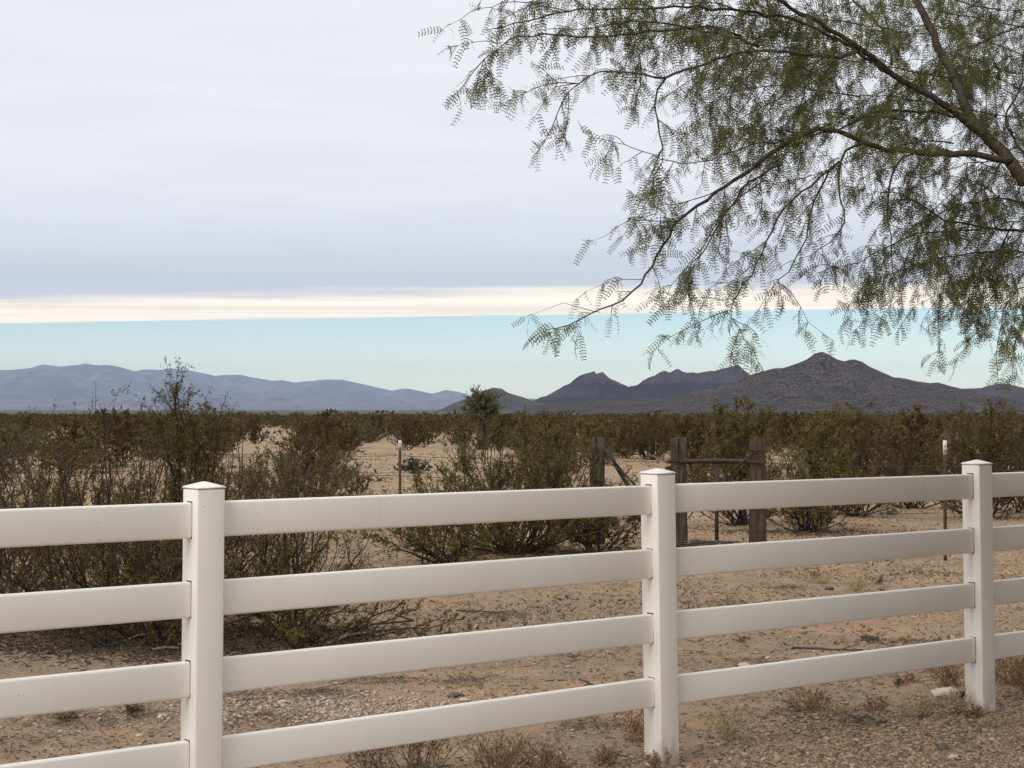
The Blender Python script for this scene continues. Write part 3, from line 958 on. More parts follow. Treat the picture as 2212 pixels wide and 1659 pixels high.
# ------------------------------------------------------------------ lone tree in the scrub
def scrub_tree():
    base = gb(1043, 76.0)
    r = np.random.default_rng(77)
    o = thing('desert_tree', 'lone feathery desert tree with a dark trunk in the scrub', 'tree', base)
    tr = MB()
    P = np.array(((0, 0, -.1), (.02, 0, .5), (-.03, .02, 1.1), (.03, 0, 1.6), (0, 0, 2.0)))
    tr.tube(P, (.15, .12, .11, .09, .05), 7)
    tr.tube(np.array(((.12, 0, -.1), (.17, .03, .6), (.14, 0, 1.3), (.25, .05, 2.0))), (.12, .09, .07, .04), 6)
    tr.tube(np.array(((-.1, 0, -.1), (-.18, .03, .7), (-.22, 0, 1.3))), (.07, .06, .04), 5)
    tr.build('trunk', M['stem'], o, True)
    br, lf = MB(), MB()
    Pt, C = [], []
    for i in range(110):
        d = rand_dirs(r, 1)[0]
        d[2] = abs(d[2]) * 1.1 - .1
        d = unit(d)
        s = np.array((r.normal(0, .14), r.normal(0, .14), r.uniform(1.35, 2.05)))
        L = r.uniform(.45, .95)
        e = s + d * L
        Pt.append((s, (s + e) / 2 + r.normal(0, .06, 3), e))
        for q in range(8):
            o2 = s + (e - s) * r.uniform(.4, 1)
            d2 = unit(d * .6 + rand_dirs(r, 1)[0] * .8 + np.array((0, 0, .55)))
            l2 = r.uniform(.12, .34)
            Pt.append((o2, o2 + d2 * l2 * .5 + r.normal(0, .02, 3), o2 + d2 * l2))
            n = 11
            C.append(o2 + d2 * (l2 * r.uniform(.2, 1.05, n))[:, None] + r.normal(0, .025, (n, 3)))
    for i in range(34):       # drooping dead skirt
        a = r.uniform(0, 6.28)
        s = np.array((r.normal(0, .15), r.normal(0, .15), r.uniform(1.0, 1.9)))
        e = s + np.array((math.cos(a) * r.uniform(.3, .75), math.sin(a) * r.uniform(.3, .75), -r.uniform(.3, .9)))
        Pt.append((s, (s + e) / 2 + np.array((0, 0, .15)), e))
    Pt = np.array(Pt)
    br.tubes(Pt, np.tile(np.array((.013, .008, .004)), (len(Pt), 1)), 3)
    tag(br.build('twigs', M['stem'], o), kind='stuff')
    C = np.concatenate(C)
    n = len(C)
    U = unit(rand_dirs(r, n) + np.array((0, 0, .9)))
    W = unit(np.cross(U, rand_dirs(r, n)))
    s = r.uniform(.017, .036, n)
    lf.leaves(C, U, W, s * 1.4, s * .5)
    tag(lf.build('crown', M['grey_tree'], o), kind='stuff')


scrub_tree()

# ------------------------------------------------------------------ far trees, buildings and masts on the plain
def far_tree(px, Y, h, w, label):
    x = (px - 1106.0) / FPX * Y
    b = (x, Y, float(gz(x, Y)))
    r = np.random.default_rng(int(px * 13))
    o = thing('far_tree', label, 'tree', b, 0, 'dark trees on the far plain')
    t = MB()
    t.tube(np.array(((0, 0, -.3), (.1, 0, h * .3), (0, 0, h * .7))), (.3, .22, .1), 6)
    t.build('trunk', M['stem'], o)
    mb = MB()
    n = 500
    blobs = np.stack((r.normal(0, w * .25, 9), r.normal(0, w * .25, 9), h * r.uniform(.35, .85, 9)), 1)
    C = blobs[r.integers(0, 9, n)] + rand_dirs(r, n) * (w * .26 * r.uniform(.3, 1, n) ** .4)[:, None]
    C[:, 2] = np.clip(C[:, 2], .3, h)
    U = rand_dirs(r, n)
    W = unit(np.cross(U, rand_dirs(r, n)))
    s = r.uniform(.25, .55, n)
    mb.leaves(C, U, W, s, s * .6)
    tag(mb.build('crown', M['dark_tree'], o), kind='stuff')


for a in ((268, 1450, 8.6, 7.5, 'round dark tree on the far plain, largest of its row'),
          (210, 1450, 7.4, 5, 'ragged dark tree on the far plain at the left end of its row'),
          (233, 1460, 5.6, 5, 'small dark tree on the far plain between two pale sheds'),
          (248, 1430, 4.2, 8, 'low spreading green tree on the far plain left of the round dark one'),
          (222, 1440, 3.8, 8, 'low wide green tree on the far plain beside the ragged one'),
          (306, 1440, 5.0, 7, 'dark tree on the far plain right of the round dark one'),
          (182, 1470, 4.4, 2.6, 'thin small tree on the far plain left of the pinkish house')):
    far_tree(*a)


def far_building(px0, px1, Y, h, label, wall='far_wall', roof='far_roof', pitch=0.8):
    x0, x1 = (px0 - 1106) / FPX * Y, (px1 - 1106) / FPX * Y
    xc, L = (x0 + x1) / 2, (x1 - x0)
    o = thing('far_building', label, 'building', (xc, Y, float(gz(xc, Y))), 0, 'pale sheds and houses on the far plain')
    d = min(9.0, max(4.0, L * .6))
    mb = MB()
    mb.box((0, 0, h / 2 - .2), (L / 2, d / 2, h / 2 + .2))
    mb.build('wall', M[wall], o)
    mb = MB()
    e = .4
    v = [(-L / 2 - e, -d / 2 - e, h + .203), (L / 2 + e, -d / 2 - e, h + .203), (L / 2 + e, d / 2 + e, h + .203), (-L / 2 - e, d / 2 + e, h + .203), (-L / 2 - e, 0, h + .2 + pitch), (L / 2 + e, 0, h + .2 + pitch)]
    mb.add(v, [(0, 1, 5, 4), (2, 3, 4, 5), (3, 2, 1, 0)], [(0, 4, 3), (1, 2, 5)])
    mb.build('roof', M[roof], o)
    nw = max(1, int(L / 5))
    for i in range(nw):
        mb = MB()
        mb.box((-L / 2 + L * (i + .5) / nw, -d / 2 - .02, h * .5), (min(.7, L / nw * .25), .03, .6))
        mb.build('window', M['slot'], o)


FBY = 1500
for a in ((182, 203, FBY, 2.3, 'pinkish low house by the thin tree on the far plain', 'far_wall_pink', 'far_roof_dark'),
          (251, 273, FBY, 1.4, 'long white shed under the round dark tree', 'far_wall', 'far_roof'),
          (276, 296, FBY + 20, 1.5, 'white shed just right of the round dark tree', 'far_wall', 'far_roof'),
          (118, 125, FBY, 3.2, 'tiny white building near the left edge of the far plain', 'far_wall', 'far_roof'),
          (495, 503, FBY, 3.0, 'tiny pale building right of the tall shrub spires', 'far_wall', 'far_roof'),
          (625, 638, FBY, 1.8, 'short white shed, left of the row in the middle of the plain', 'far_wall', 'far_roof'),
          (664, 691, FBY, 1.8, 'long cream shed, second of the row on the plain', 'far_wall', 'far_roof'),
          (708, 716, FBY + 10, 1.5, 'tiny white hut between the cream sheds', 'far_wall', 'far_roof'),
          (718, 738, FBY + 30, 1.8, 'white house with a grey roof beside the tiny hut', 'far_wall', 'far_roof_dark'),
          (757, 783, FBY, 1.9, 'longest white shed of the row on the plain', 'far_wall', 'far_roof'),
          (800, 812, FBY, 1.6, 'low grey shed right of the longest white one', 'far_wall_pink', 'far_roof'),
          (862, 881, FBY, 1.5, 'last pale shed of the row, left of the lone desert tree', 'far_wall', 'far_roof_dark'),
          (1092, 1104, FBY, 1.5, 'white shed right of the lone desert tree, left of two', 'far_wall', 'far_roof'),
          (1108, 1127, FBY, 1.3, 'white shed right of the lone desert tree, right of two', 'far_wall', 'far_roof')):
    far_building(*a)


def mast(px, h, label):
    Y = 34000
    p = at(px, np.interp(px, [q[0] for q in RANGE], [q[1] for q in RANGE]), Y)
    o = thing('radio_mast', label, 'mast', (p[0], Y, p[2] - 8), 0, 'radio masts on the far ridge')
    mb = MB()
    for a in range(3):
        c = np.array((math.cos(a * 2.1) * 3.0, math.sin(a * 2.1) * 3.0, 0))
        mb.tube(np.stack((c * 1.2, c * .5 + np.array((0, 0, h + 8)))), (1.6, 1.2), 5)
    mb.build('lattice', M['mast'], o)
    mb = MB()
    for k in range(6):
        z = (h + 8) * (k + 1) / 7
        mb.box((0, 0, z), (2.2 - k * .2, 2.2 - k * .2, .35))
    tag(mb.build('cross_bars', M['mast'], o), kind='stuff')


mast(181, 74, 'tallest radio mast on the crest of the far range')
mast(185, 52, 'shorter radio mast just right of the tallest')
mast(188, 52, 'third radio mast from the left on the far range')
mast(196, 26, 'smallest radio mast, rightmost on the far crest')

# ------------------------------------------------------------------ barbed wire fence with steel and wooden posts
def wood_post(parent, name, c, w, d, h, mat, seed, lean=0.0, taper=0.94, round_top=0.0, label=None):
    r = np.random.default_rng(seed)
    nz, k = 14, 20
    ph = np.arange(k) * 2 * np.pi / k
    # rounded-square section
    sq = np.stack((np.sign(np.cos(ph)) * np.abs(np.cos(ph)) ** 0.5, np.sign(np.sin(ph)) * np.abs(np.sin(ph)) ** 0.5), 1)
    rad = 1 + r.normal(0, .035, k)
    V = []
    for i in range(nz):
        t = i / (nz - 1)
        s = (1 - (1 - taper) * t) * (1 + r.normal(0, .012))
        if t > .93 and round_top:
            s *= 1 - round_top * (t - .93) / .07
        z = -.3 + (h + .3) * t
        jit = 1 + r.normal(0, .02, k)
        V.append(np.stack((sq[:, 0] * rad * jit * w / 2 * s + lean * z, sq[:, 1] * rad * jit * d / 2 * s, np.full(k, z) + (r.normal(0, .008, k) if t == 1 else 0)), 1))
    V.append(np.array([[lean * h, 0, h + .01]]))
    V = np.concatenate(V)
    q = [(i * k + j, i * k + (j + 1) % k, (i + 1) * k + (j + 1) % k, (i + 1) * k + j) for i in range(nz - 1) for j in range(k)]
    t = [((nz - 1) * k + j, (nz - 1) * k + (j + 1) % k, nz * k) for j in range(k)]
    mb = MB()
    mb.add(V, q, t)
    o = mb.build(name, mat, parent)
    o.location = c
    if label:
        o['label'] = label
    return o


def t_post(parent, px, Y, top_py, bot_py, tip_py, label, lean=0.0):
    top = at(px, top_py, Y)
    g = float(gz(top[0], Y))
    h = top[2] - g
    tipl = (tip_py - top_py) / FPX * Y
    o = None
    for nm, z0, z1, mt, e in (('steel_post', -.2, h - tipl, 'rust', 0), ('painted_tip', h - tipl, h, 'white_paint', .002)):
        mb = MB()
        zc, hh = (z0 + z1) / 2, (z1 - z0) / 2
        Mx = np.stack((np.array((1, 0, 0)), np.array((0, 1, 0)), unit(np.array((lean, 0, 1.0)))), 1)
        mb.box((lean * zc, 0, zc), (.019 + e, .003 + e, hh), Mx)
        mb.box((lean * zc, .02, zc), (.003 + e, .0165, hh - .001), Mx)
        if nm == 'steel_post':
            for k in range(int(h / .06)):
                mb.box((lean * k * .06, -.006, k * .06 + .05), (.006, .003, .012))
        p = mb.build(nm, M[mt], parent if o is None else o)
        if o is None:
            p.location = (top[0] - lean * h, Y, g)
            p['label'] = label
            o = p
    return top[0] - lean * h, Y, g


def wire_fence():
    c1 = gb(1290, 21.9)
    c2 = gb(1468, 21.4)
    c3 = gb(1637, 20.7)
    root = thing('wire_fence', 'old barbed wire fence with rusty steel posts and weathered wooden posts', 'fence', (c2[0], c2[1], 0))
    off = Vector((c2[0], c2[1], 0))
    kids = []

    def loc(o):
        kids.append(o)
        return o
    top = lambda py, Y: CAMZ + (HZ - py) / FPX * Y
    loc(wood_post(root, 'wooden_post', c1, 0.190, .18, top(946, 21.9) - c1[2], M['wood_grey'], 1, 0, .99, 0, 'grey weathered post with a flat worn top and a bolt hole'))
    loc(wood_post(root, 'wooden_post', c2, 0.198, .19, top(947, 21.4) - c2[2], M['wood_grey'], 2, -.012, .98, 0, 'grey cracked post on the left of the pipe brace'))
    loc(wood_post(root, 'wooden_post', c3, 0.195, .17, top(948, 20.7) - c3[2], M['wood_brown'], 3, -.008, .93, .12, 'brown railway-sleeper post on the right of the pipe brace'))
    # steel posts
    a = t_post(root, 864, 23.4, 951, 1200, 971, 'rusty steel post with a white tip beside the sapling')
    b = t_post(root, 2041, 19.5, 951, 1213, 982, 'rusty steel post with a long white tip left of the right white post', .0)
    # pipe brace
    A, B = at(1472, 998, 21.2), at(1640, 999, 20.62)
    mid = (A + B) / 2 + np.array((0, 0, .018))
    mb = MB()
    tt = np.linspace(0, 1, 9)[:, None]
    mb.tube((1 - tt) ** 2 * A + 2 * tt * (1 - tt) * (mid * 2 - (A + B) / 2) + tt ** 2 * B, .030, 10)
    loc(mb.build('brace_pipe', M['pipe'], root, True))
    mb = MB()
    s = at(1548, 1000, 20.95)
    mb.tube(np.array((s, (s[0], s[1], -.2))), .024, 8)
    loc(mb.build('brace_upright', M['pipe'], root, True))
    # leaning brace stick at the left post
    mb = MB()
    mb.tube(np.array((at(1313, 968, 21.75), at(1330, 1005, 21.75), at(1378, 1085, 21.7))), (.028, .026, .03), 7)
    loc(mb.build('brace_stick', M['wood_grey'], root))
    mb = MB()
    mb.tube(np.array((at(1300, 962, 21.7), at(1345, 1018, 21.72), at(1395, 1075, 21.7))), .011, 5)
    mb.tube(np.array((at(1305, 990, 21.7), at(1345, 1022, 21.71), at(1398, 1072, 21.69))), .010, 5)
    loc(tag(mb.build('twisted_brace_wire', M['wire'], root), kind='stuff'))
    # diagonal twisted wires across the middle bay
    mb = MB()
    mb.tube(np.array((at(1632, 975, 20.6), at(1550, 1040, 20.9), at(1476, 1090, 21.2), at(1440, 1118, 21.3))), .009, 4)
    mb.tube(np.array((at(1560, 1045, 20.8), at(1520, 1075, 21.0), at(1488, 1118, 21.25))), .009, 4)
    loc(tag(mb.build('twisted_brace_wire', M['wire'], root), kind='stuff'))
    # strands, post to post, continued beyond the view on both sides
    left = gb(-500, 27.4)
    right = gb(2700, 17.6)
    line = [left, (a[0], a[1] - .03, a[2]), (c1[0], c1[1] - .11, c1[2]), (c2[0], c2[1] - .12, c2[2]), (c3[0], c3[1] - .11, c3[2]), (b[0], b[1] - .03, b[2]), right]
    r = np.random.default_rng(9)
    for hgt in (1.09, .82, .55, .28):
        mb = MB()
        for i in range(len(line) - 1):
            p, q = np.array(line[i]), np.array(line[i + 1])
            L = np.linalg.norm(q - p)
            m = max(6, int(L / .35))
            t = np.linspace(0, 1, m)
            P = p + (q - p) * t[:, None]
            P[:, 2] += hgt - .04 * 4 * t * (1 - t) * r.uniform(.5, 1.6)
            mb.tube(P, .0038, 3, False)
            nb = int(L / .13)
            for k in range(nb):
                u = (k + .5) / nb
                c = np.array([np.interp(u, t, P[:, d]) for d in range(3)])
                dd = rand_dirs(r, 1)[0] * .013
                mb.tube(np.stack((c - dd, c + dd)), .0022, 3, False)
        loc(mb.build('wire_strand', M['wire'], root))
    for o in root.children:
        o.location = Vector(o.location) - off
    # ties round the wooden posts
    for (c, ws) in ((c1, .190), (c2, .198), (c3, .195)):
        for hz_ in (1.09, .82) + ((1.24,) if c is c3 else ()):
            mb = MB()
            an = np.linspace(0, 2 * np.pi, 17)
            sqx = np.sign(np.cos(an)) * np.abs(np.cos(an)) ** .5
            sqy = np.sign(np.sin(an)) * np.abs(np.sin(an)) ** .5
            P = np.stack((sqx * (ws / 2 + .012) - .012 * hz_ * (c is c2), sqy * (.10 + .012), np.full(17, hz_) + .006 * np.sin(an * 2)), 1)
            mb.tube(P, .006, 4, False)
            o = mb.build('wire_tie', M['wire'], root)
            o.location = Vector(c) - off


wire_fence()

# ------------------------------------------------------------------ things lying on the ground
def blob(r, n, size, flat=(.5, .9)):
    """n small angular stones as one vertex block each: returns verts (n, 8, 3) and the quads of one"""
    base = np.array([(x, y, z) for x in (-1, 1) for y in (-1, 1) for z in (-1, 1)], float) * np.array((.62, .62, .62))
    V = base[None] * (1 + r.uniform(-.42, .42, (n, 8, 3)))
    sz = size[:, None, None]
    V = V * sz * np.stack((r.uniform(.8, 1.5, n), r.uniform(.7, 1.2, n), r.uniform(*flat, n)), 1)[:, None, :]
    a = r.uniform(0, 6.283, n)
    c, s = np.cos(a)[:, None], np.sin(a)[:, None]
    V = np.stack((V[..., 0] * c - V[..., 1] * s, V[..., 0] * s + V[..., 1] * c, V[..., 2]), -1)
    return V


CUBEQ = np.array([(0, 1, 3, 2), (4, 6, 7, 5), (0, 4, 5, 1), (2, 3, 7, 6), (0, 2, 6, 4), (1, 5, 7, 3)])


def stones(name, label, mat, X, Y, size, seed):
    r = np.random.default_rng(seed)
    n = len(X)
    V = blob(r, n, size)
    C = np.stack((X, Y, gz(X, Y) + size * .18), 1)
    V = V + C[:, None, :]
    q = (np.arange(n) * 8)[:, None, None] + CUBEQ[None]
    mb = MB()
    mb.add(V.reshape(-1, 3), q.reshape(-1, 4))
    return tag(mb.build(name, mat), label, 'gravel', None, 'stuff')


def fence_side(X, Y):
    """positive on the camera side of the white fence"""
    return (X - post_xy[2][0]) * DN[0] + (Y - post_xy[2][1]) * DN[1]


def gravel():
    r = np.random.default_rng(21)
    # brown-grey drive gravel on the camera side, thick at lower right
    X, Y = r.uniform(-2.6, 4.2, 95000), r.uniform(7.7, 12.0, 95000)
    f = fence_side(X, Y) + .55 * (fbm(X * 1.3, Y * 1.3, 3, 3) - .5) * 2
    keep = r.uniform(0, 1, len(X)) < np.clip(sstep(-.75, .75, f), 0.015, 1)
    keep &= np.abs(X / Y) < .33
    X, Y = X[keep], Y[keep]
    stones('gravel', 'loose brown-grey gravel in the right foreground', M['rock'], X, Y, r.uniform(.0035, .0125, len(X)) * (1 + (r.uniform(0, 1, len(X)) > .96) * .8), 22)
    # pale pebbles, one thick patch left of the middle post
    X, Y = r.normal(-1.02, .55, 1500), r.normal(9.75, .28, 1500)
    X2, Y2 = r.uniform(-4.5, 6, 4200), r.uniform(8, 19, 4200)
    k = fbm(X2 * .8, Y2 * .8, 33, 3) > .52
    X, Y = np.concatenate((X, X2[k])), np.concatenate((Y, Y2[k]))
    stones('pebbles', 'pale pinkish pebbles strewn over the sand', M['pale_rock'], X, Y, r.uniform(.006, .017, len(X)), 23)


gravel()


def clods():
    r = np.random.default_rng(27)
    n = 17000
    X, Y = r.uniform(-7, 7.5, n), 8 + 17 * r.uniform(0, 1, n) ** 1.2
    k = (fbm(X * .9, Y * .9, 47, 4) > .46) & (np.abs(X / Y) < .335)
    stones('dirt_clods', 'small brown clods of dirt over the bare ground', M['clod'], X[k], Y[k], r.uniform(.004, .013, k.sum()), 28)


clods()


def ground_litter():
    r = np.random.default_rng(31)
    for nm, lab, mt, n, ln, rad, thr in (('twig_litter', 'dead brown twigs and leaf litter over the bare ground', 'litter', 30000, (.012, .05), (.0012, .0034), .47),
                                         ('straw_litter', 'dry straw-coloured grass stems over the ground', 'straw', 8000, (.02, .08), (.0010, .0022), .44)):
        X = r.uniform(-7.5, 8.0, n)
        Y = 7.8 + 19 * r.uniform(0, 1, n) ** 1.25
        k = (fbm(X * 1.1, Y * 1.1, 41, 4) > thr * r.uniform(.75, 1.1, n)) & (np.abs(X / Y) < .335)
        X, Y = X[k], Y[k]
        m = len(X)
        a = r.uniform(0, 6.283, m)
        L = r.uniform(*ln, m)
        d = np.stack((np.cos(a), np.sin(a), r.normal(0, .22, m)), 1)
        c = np.stack((X, Y, gz(X, Y) + .006 + np.abs(d[:, 2]) * L * .4), 1)
        bend = r.normal(0, .12, (m, 3)) * L[:, None]
        bend[:, 2] *= .3
        P = np.stack((c - d * L[:, None] * .5, c + bend, c + d * L[:, None] * .5), 1)
        R = np.repeat(r.uniform(*rad, m)[:, None], 3, 1)
        mb = MB()
        mb.tubes(P, R, 3)
        tag(mb.build(nm, M[mt]), lab, 'litter', None, 'stuff')


ground_litter()


def thicket_litter():
    """dense dark leaf and twig fall under the near bushes"""
    r = np.random.default_rng(35)
    mb = MB()
    for (cx, cy, sx, sy, n) in ((-3.1, 12.6, .75, .55, 3600), (-2.2, 12.3, .6, .5, 2500), (-1.7, 12.6, .45, .45, 1700), (.1, 20.1, .9, .45, 1300), (4.1, 23.6, .6, .4, 700)):
        X, Y = r.normal(cx, sx, n), r.normal(cy, sy, n)
        a = r.uniform(0, 6.283, n)
        L = r.uniform(.015, .075, n)
        d = np.stack((np.cos(a), np.sin(a), r.normal(0, .25, n)), 1)
        c = np.stack((X, Y, gz(X, Y) + .006 + np.abs(d[:, 2]) * L * .4 + r.uniform(0, .02, n)), 1)
        P = np.stack((c - d * L[:, None] * .5, c + r.normal(0, .1, (n, 3)) * L[:, None], c + d * L[:, None] * .5), 1)
        mb.tubes(P, np.repeat(r.uniform(.0018, .0048, n)[:, None], 3, 1), 3)
    tag(mb.build('thicket_litter', M['dark_litter']), 'dark leaf and twig fall under the creosote bushes', 'litter', None, 'stuff')


thicket_litter()


def stubble():
    """short dead grass stubble in drifts over the middle ground"""
    r = np.random.default_rng(83)
    for nm, lab, mt, n, thr, sd in (('dry_stubble', 'short straw-coloured dead grass stubble over the middle ground', 'straw', 17000, .52, 91), ('brown_stubble', 'short dark brown dead weed stubble over the middle ground', 'brown_weed', 34000, .49, 95)):
        Y = 12.5 + 55 * r.uniform(0, 1, n) ** 1.5
        X = r.uniform(-.33, .33, n) * Y
        k = fbm(X * .55, Y * .55, sd, 4) > thr + r.normal(0, .035, n)
        X, Y = X[k], Y[k]
        m = len(X)
        h = r.uniform(.006, .020, m) * (1 + Y / 22)
        w = r.uniform(.003, .010, m) * (1 + Y / 30)
        z = gz(X, Y)
        a = r.uniform(0, 6.283, m)
        dx, dy = np.cos(a) * w, np.sin(a) * w
        lx, ly = r.normal(0, 1.3, m) * h, r.normal(0, 1.3, m) * h
        V = np.stack((np.stack((X - dx, Y - dy, z - .005), 1), np.stack((X + dx, Y + dy, z - .005), 1), np.stack((X + lx, Y + ly, z + h), 1), np.stack((X - dx * 2 + lx * .4, Y + dy * 2 - ly, z + h * .7), 1)), 1)
        mb = MB()
        i = np.arange(m)[:, None] * 4
        mb.add(V.reshape(-1, 3), None, np.concatenate((i + np.array((0, 1, 2)), i + np.array((0, 1, 3)))))
        tag(mb.build(nm, M[mt]), lab, 'dead grass', None, 'stuff')


stubble()


def leaf_mats():
    """low grey-brown cushions of flattened dead growth"""
    r = np.random.default_rng(61)
    spots = [gpt(150, 1558), gpt(292, 1548), gpt(35, 1600), gpt(60, 1490), gpt(520, 1505), gpt(560, 1560), gpt(700, 1500), gpt(840, 1470), gpt(1010, 1470), gpt(1180, 1420), gpt(1270, 1560), gpt(1330, 1580),
             gpt(1600, 1430), gpt(1780, 1460), gpt(1960, 1390), gpt(2180, 1400), gpt(1720, 1540), gpt(1850, 1560), gpt(960, 1400), gpt(1090, 1330), gpt(1550, 1300), gpt(2000, 1240), gpt(1700, 1270)]
    for s in spots:
        n = 170
        rx, ry = r.uniform(.10, .26), r.uniform(.08, .18)
        a = r.uniform(0, 6.283, n)
        X, Y = r.normal(0, rx, n), r.normal(0, ry, n)
        hgt = .035 * np.exp(-(X / rx) ** 2 - (Y / ry) ** 2)
        d = unit(np.stack((np.cos(a * 3), np.sin(a * 3), r.uniform(-.2, .5, n)), 1))
        L = r.uniform(.02, .07, n)
        c = np.stack((X, Y, hgt * r.uniform(.2, 1, n) + .005), 1)
        P = np.stack((c - d * L[:, None] * .5, c + r.normal(0, .006, (n, 3)), c + d * L[:, None] * .5), 1)
        mb = MB()
        mb.tubes(P, np.repeat(r.uniform(.0009, .0022, n)[:, None], 3, 1), 3)
        o = mb.build('dead_cushion_plant', M['litter'])
        o.location = s
        tag(o, 'flattened grey-brown cushion of dead weeds on the bare ground', 'dead weed', 'flattened dead weed cushions', 'stuff')


leaf_mats()


def weed(label, pos, h, w, n, mat, seed, name='dry_weed', cat='weed', group=None, upright=.9, thick=1.0):
    """a dry weed: thin forked stalks with tiny husks"""
    r = np.random.default_rng(seed)
    P, R, C = [], [], []
    for i in range(n):
        a = r.uniform(0, 6.283)
        s = np.array((r.normal(0, w * .12), r.normal(0, w * .12), 0.0))
        d = unit(np.array((math.cos(a) * r.uniform(.1, 1) * w / h, math.sin(a) * r.uniform(.1, 1) * w / h, upright)))
        L = h * r.uniform(.5, 1.05)
        e = s + d * L
        mid = (s + e) / 2 + r.normal(0, .05 * h, 3)
        P.append((s, mid, e))
        R.append((.0019, .0014, .0008))
        for q in range(4):
            t = r.uniform(.3, 1)
            o = s + (e - s) * t
            f = o + unit(d + rand_dirs(r, 1)[0] * .9) * h * r.uniform(.08, .26)
            P.append((o, (o + f) / 2, f))
            R.append((.0012, .001, .0006))
            C.append(o + (f - o) * r.uniform(.2, 1.05, 5)[:, None] + r.normal(0, .004, (5, 3)))
    mb = MB()
    mb.tubes(np.array(P), np.array(R) * thick, 3)
    C = np.concatenate(C)
    m = len(C)
    U = rand_dirs(r, m)
    W = unit(np.cross(U, rand_dirs(r, m)))
    s = r.uniform(.003, .007, m) * thick
    o = thing(name, label, cat, pos, 0, group)
    mb.build('stalks', mat, o)
    mb = MB()
    mb.leaves(C, U, W, s, s * .6)
    tag(mb.build('husks', mat, o), kind='stuff')
    return o


weed('dark dry weed under the bottom rail, left one', gpt(800, 1672), .30, .30, 34, M['brown_weed'], 1)
weed('tallest dark dry weed reaching the bottom rail between the left posts', gpt(905, 1665), .36, .34, 44, M['brown_weed'], 2)
weed('rusty dry weed under the bottom rail left of the middle post', gpt(1085, 1672), .27, .36, 60, M['rust_weed'], 3)
weed('small rusty dry weed beside the taller rusty one', gpt(1180, 1668), .20, .30, 40, M['rust_weed'], 4)
weed('rusty tuft at the foot of the middle white post', gpt(1418, 1655), .10, .14, 30, M['rust_weed'], 5)
weed('short rusty weed behind the middle white post', gpt(1372, 1600), .20, .20, 30, M['rust_weed'], 6)
weed('straw-coloured weed right of the middle white post', gpt(1570, 1595), .20, .26, 30, M['straw'], 7)
weed('reddish weed under the rail left of the right white post', gpt(1750, 1530), .18, .34, 46, M['rust_weed'], 8)
weed('pale dry grass beside the pale scrap near the right post', gpt(1990, 1545), .14, .36, 50, M['straw'], 9, 'dry_grass_tuft', 'grass tuft')
weed('tan dry grass at the left foot of the right white post', gpt(2055, 1538), .17, .26, 44, M['straw'], 10, 'dry_grass_tuft', 'grass tuft')
weed('reddish bushy weed just left of the right white post', gpt(2045, 1480), .26, .30, 56, M['rust_weed'], 11)
weed('big rusty dry weed right of the right white post', gpt(2185, 1478), .34, .42, 80, M['rust_weed'], 12)
weed('rusty dry weed cut off by the right edge', gpt(2225, 1500), .30, .40, 60, M['rust_weed'], 13)
weed('rusty dry tuft at the foot of the right white post', gpt(2100, 1545), .07, .12, 26, M['rust_weed'], 19)
weed('golden dry grass tuft on the open ground between the right posts', gpt(1850, 1275), .22, .40, 50, M['straw'], 14, 'dry_grass_tuft', 'grass tuft')
weed('small golden grass tuft left of the larger golden one', gpt(1772, 1258), .14, .35, 34, M['straw'], 15, 'dry_grass_tuft', 'grass tuft')
weed('dark dry tuft on the sand in the lower left, right one', gpt(292, 1545), .10, .12, 26, M['brown_weed'], 16, 'dry_grass_tuft', 'grass tuft')
weed('dark dry tuft on the sand in the lower left, left one', gpt(150, 1555), .07, .18, 30, M['brown_weed'], 17, 'dry_grass_tuft', 'grass tuft')
weed('thin reddish weed at the bottom of the frame left of the middle post', gpt(1310, 1650), .12, .2, 22, M['rust_weed'], 18)
rr = np.random.default_rng(71)


def copy_thing(src, label, loc, rz, sc_):
    o = src.copy()
    COL.objects.link(o)
    o.location, o.rotation_euler, o.scale = loc, (0, 0, rz), (sc_, sc_, sc_)
    o['label'] = label
    for ch in src.children:
        c = ch.copy()
        COL.objects.link(c)
        c.parent = o


def tufts(n, pos, label, name, cat, group, hs, ws, mats, seed, upright=.9, thick=1.0):
    proto = []
    for i in range(n):
        X, Y = pos()
        loc = (X, Y, float(gz(X, Y)))
        if i < 8:
            proto.append(weed(label, loc, rr.uniform(*hs), rr.uniform(*ws), int(rr.integers(10, 20)), M[mats[i % len(mats)]], seed + i, name, cat, group, upright, thick))
        else:
            copy_thing(proto[i % 8], label, loc, rr.uniform(0, 6.28), rr.uniform(.75, 1.25))


def near_pos():
    Y = 9.0 + 16 * rr.uniform(0, 1)
    return rr.uniform(-.31, .31) * Y, Y


def far_pos():
    Y = 20.0 + 42 * rr.uniform(0, 1)
    return rr.uniform(-.31, .31) * Y, Y


tufts(64, near_pos, 'short dead grass tuft on the bare ground beyond the white fence', 'dry_grass_tuft', 'grass tuft', 'short dead grass tufts', (.05, .12), (.1, .22), ('straw', 'brown_weed', 'straw', 'rust_weed'), 500)
tufts(90, far_pos, 'low grey-brown dead grass clump on the sand beyond the wire fence', 'dry_grass_clump', 'grass clump', 'dead grass clumps beyond the wire fence', (.10, .26), (.25, .6), ('brown_weed', 'straw', 'litter'), 700, .7, 3.2)


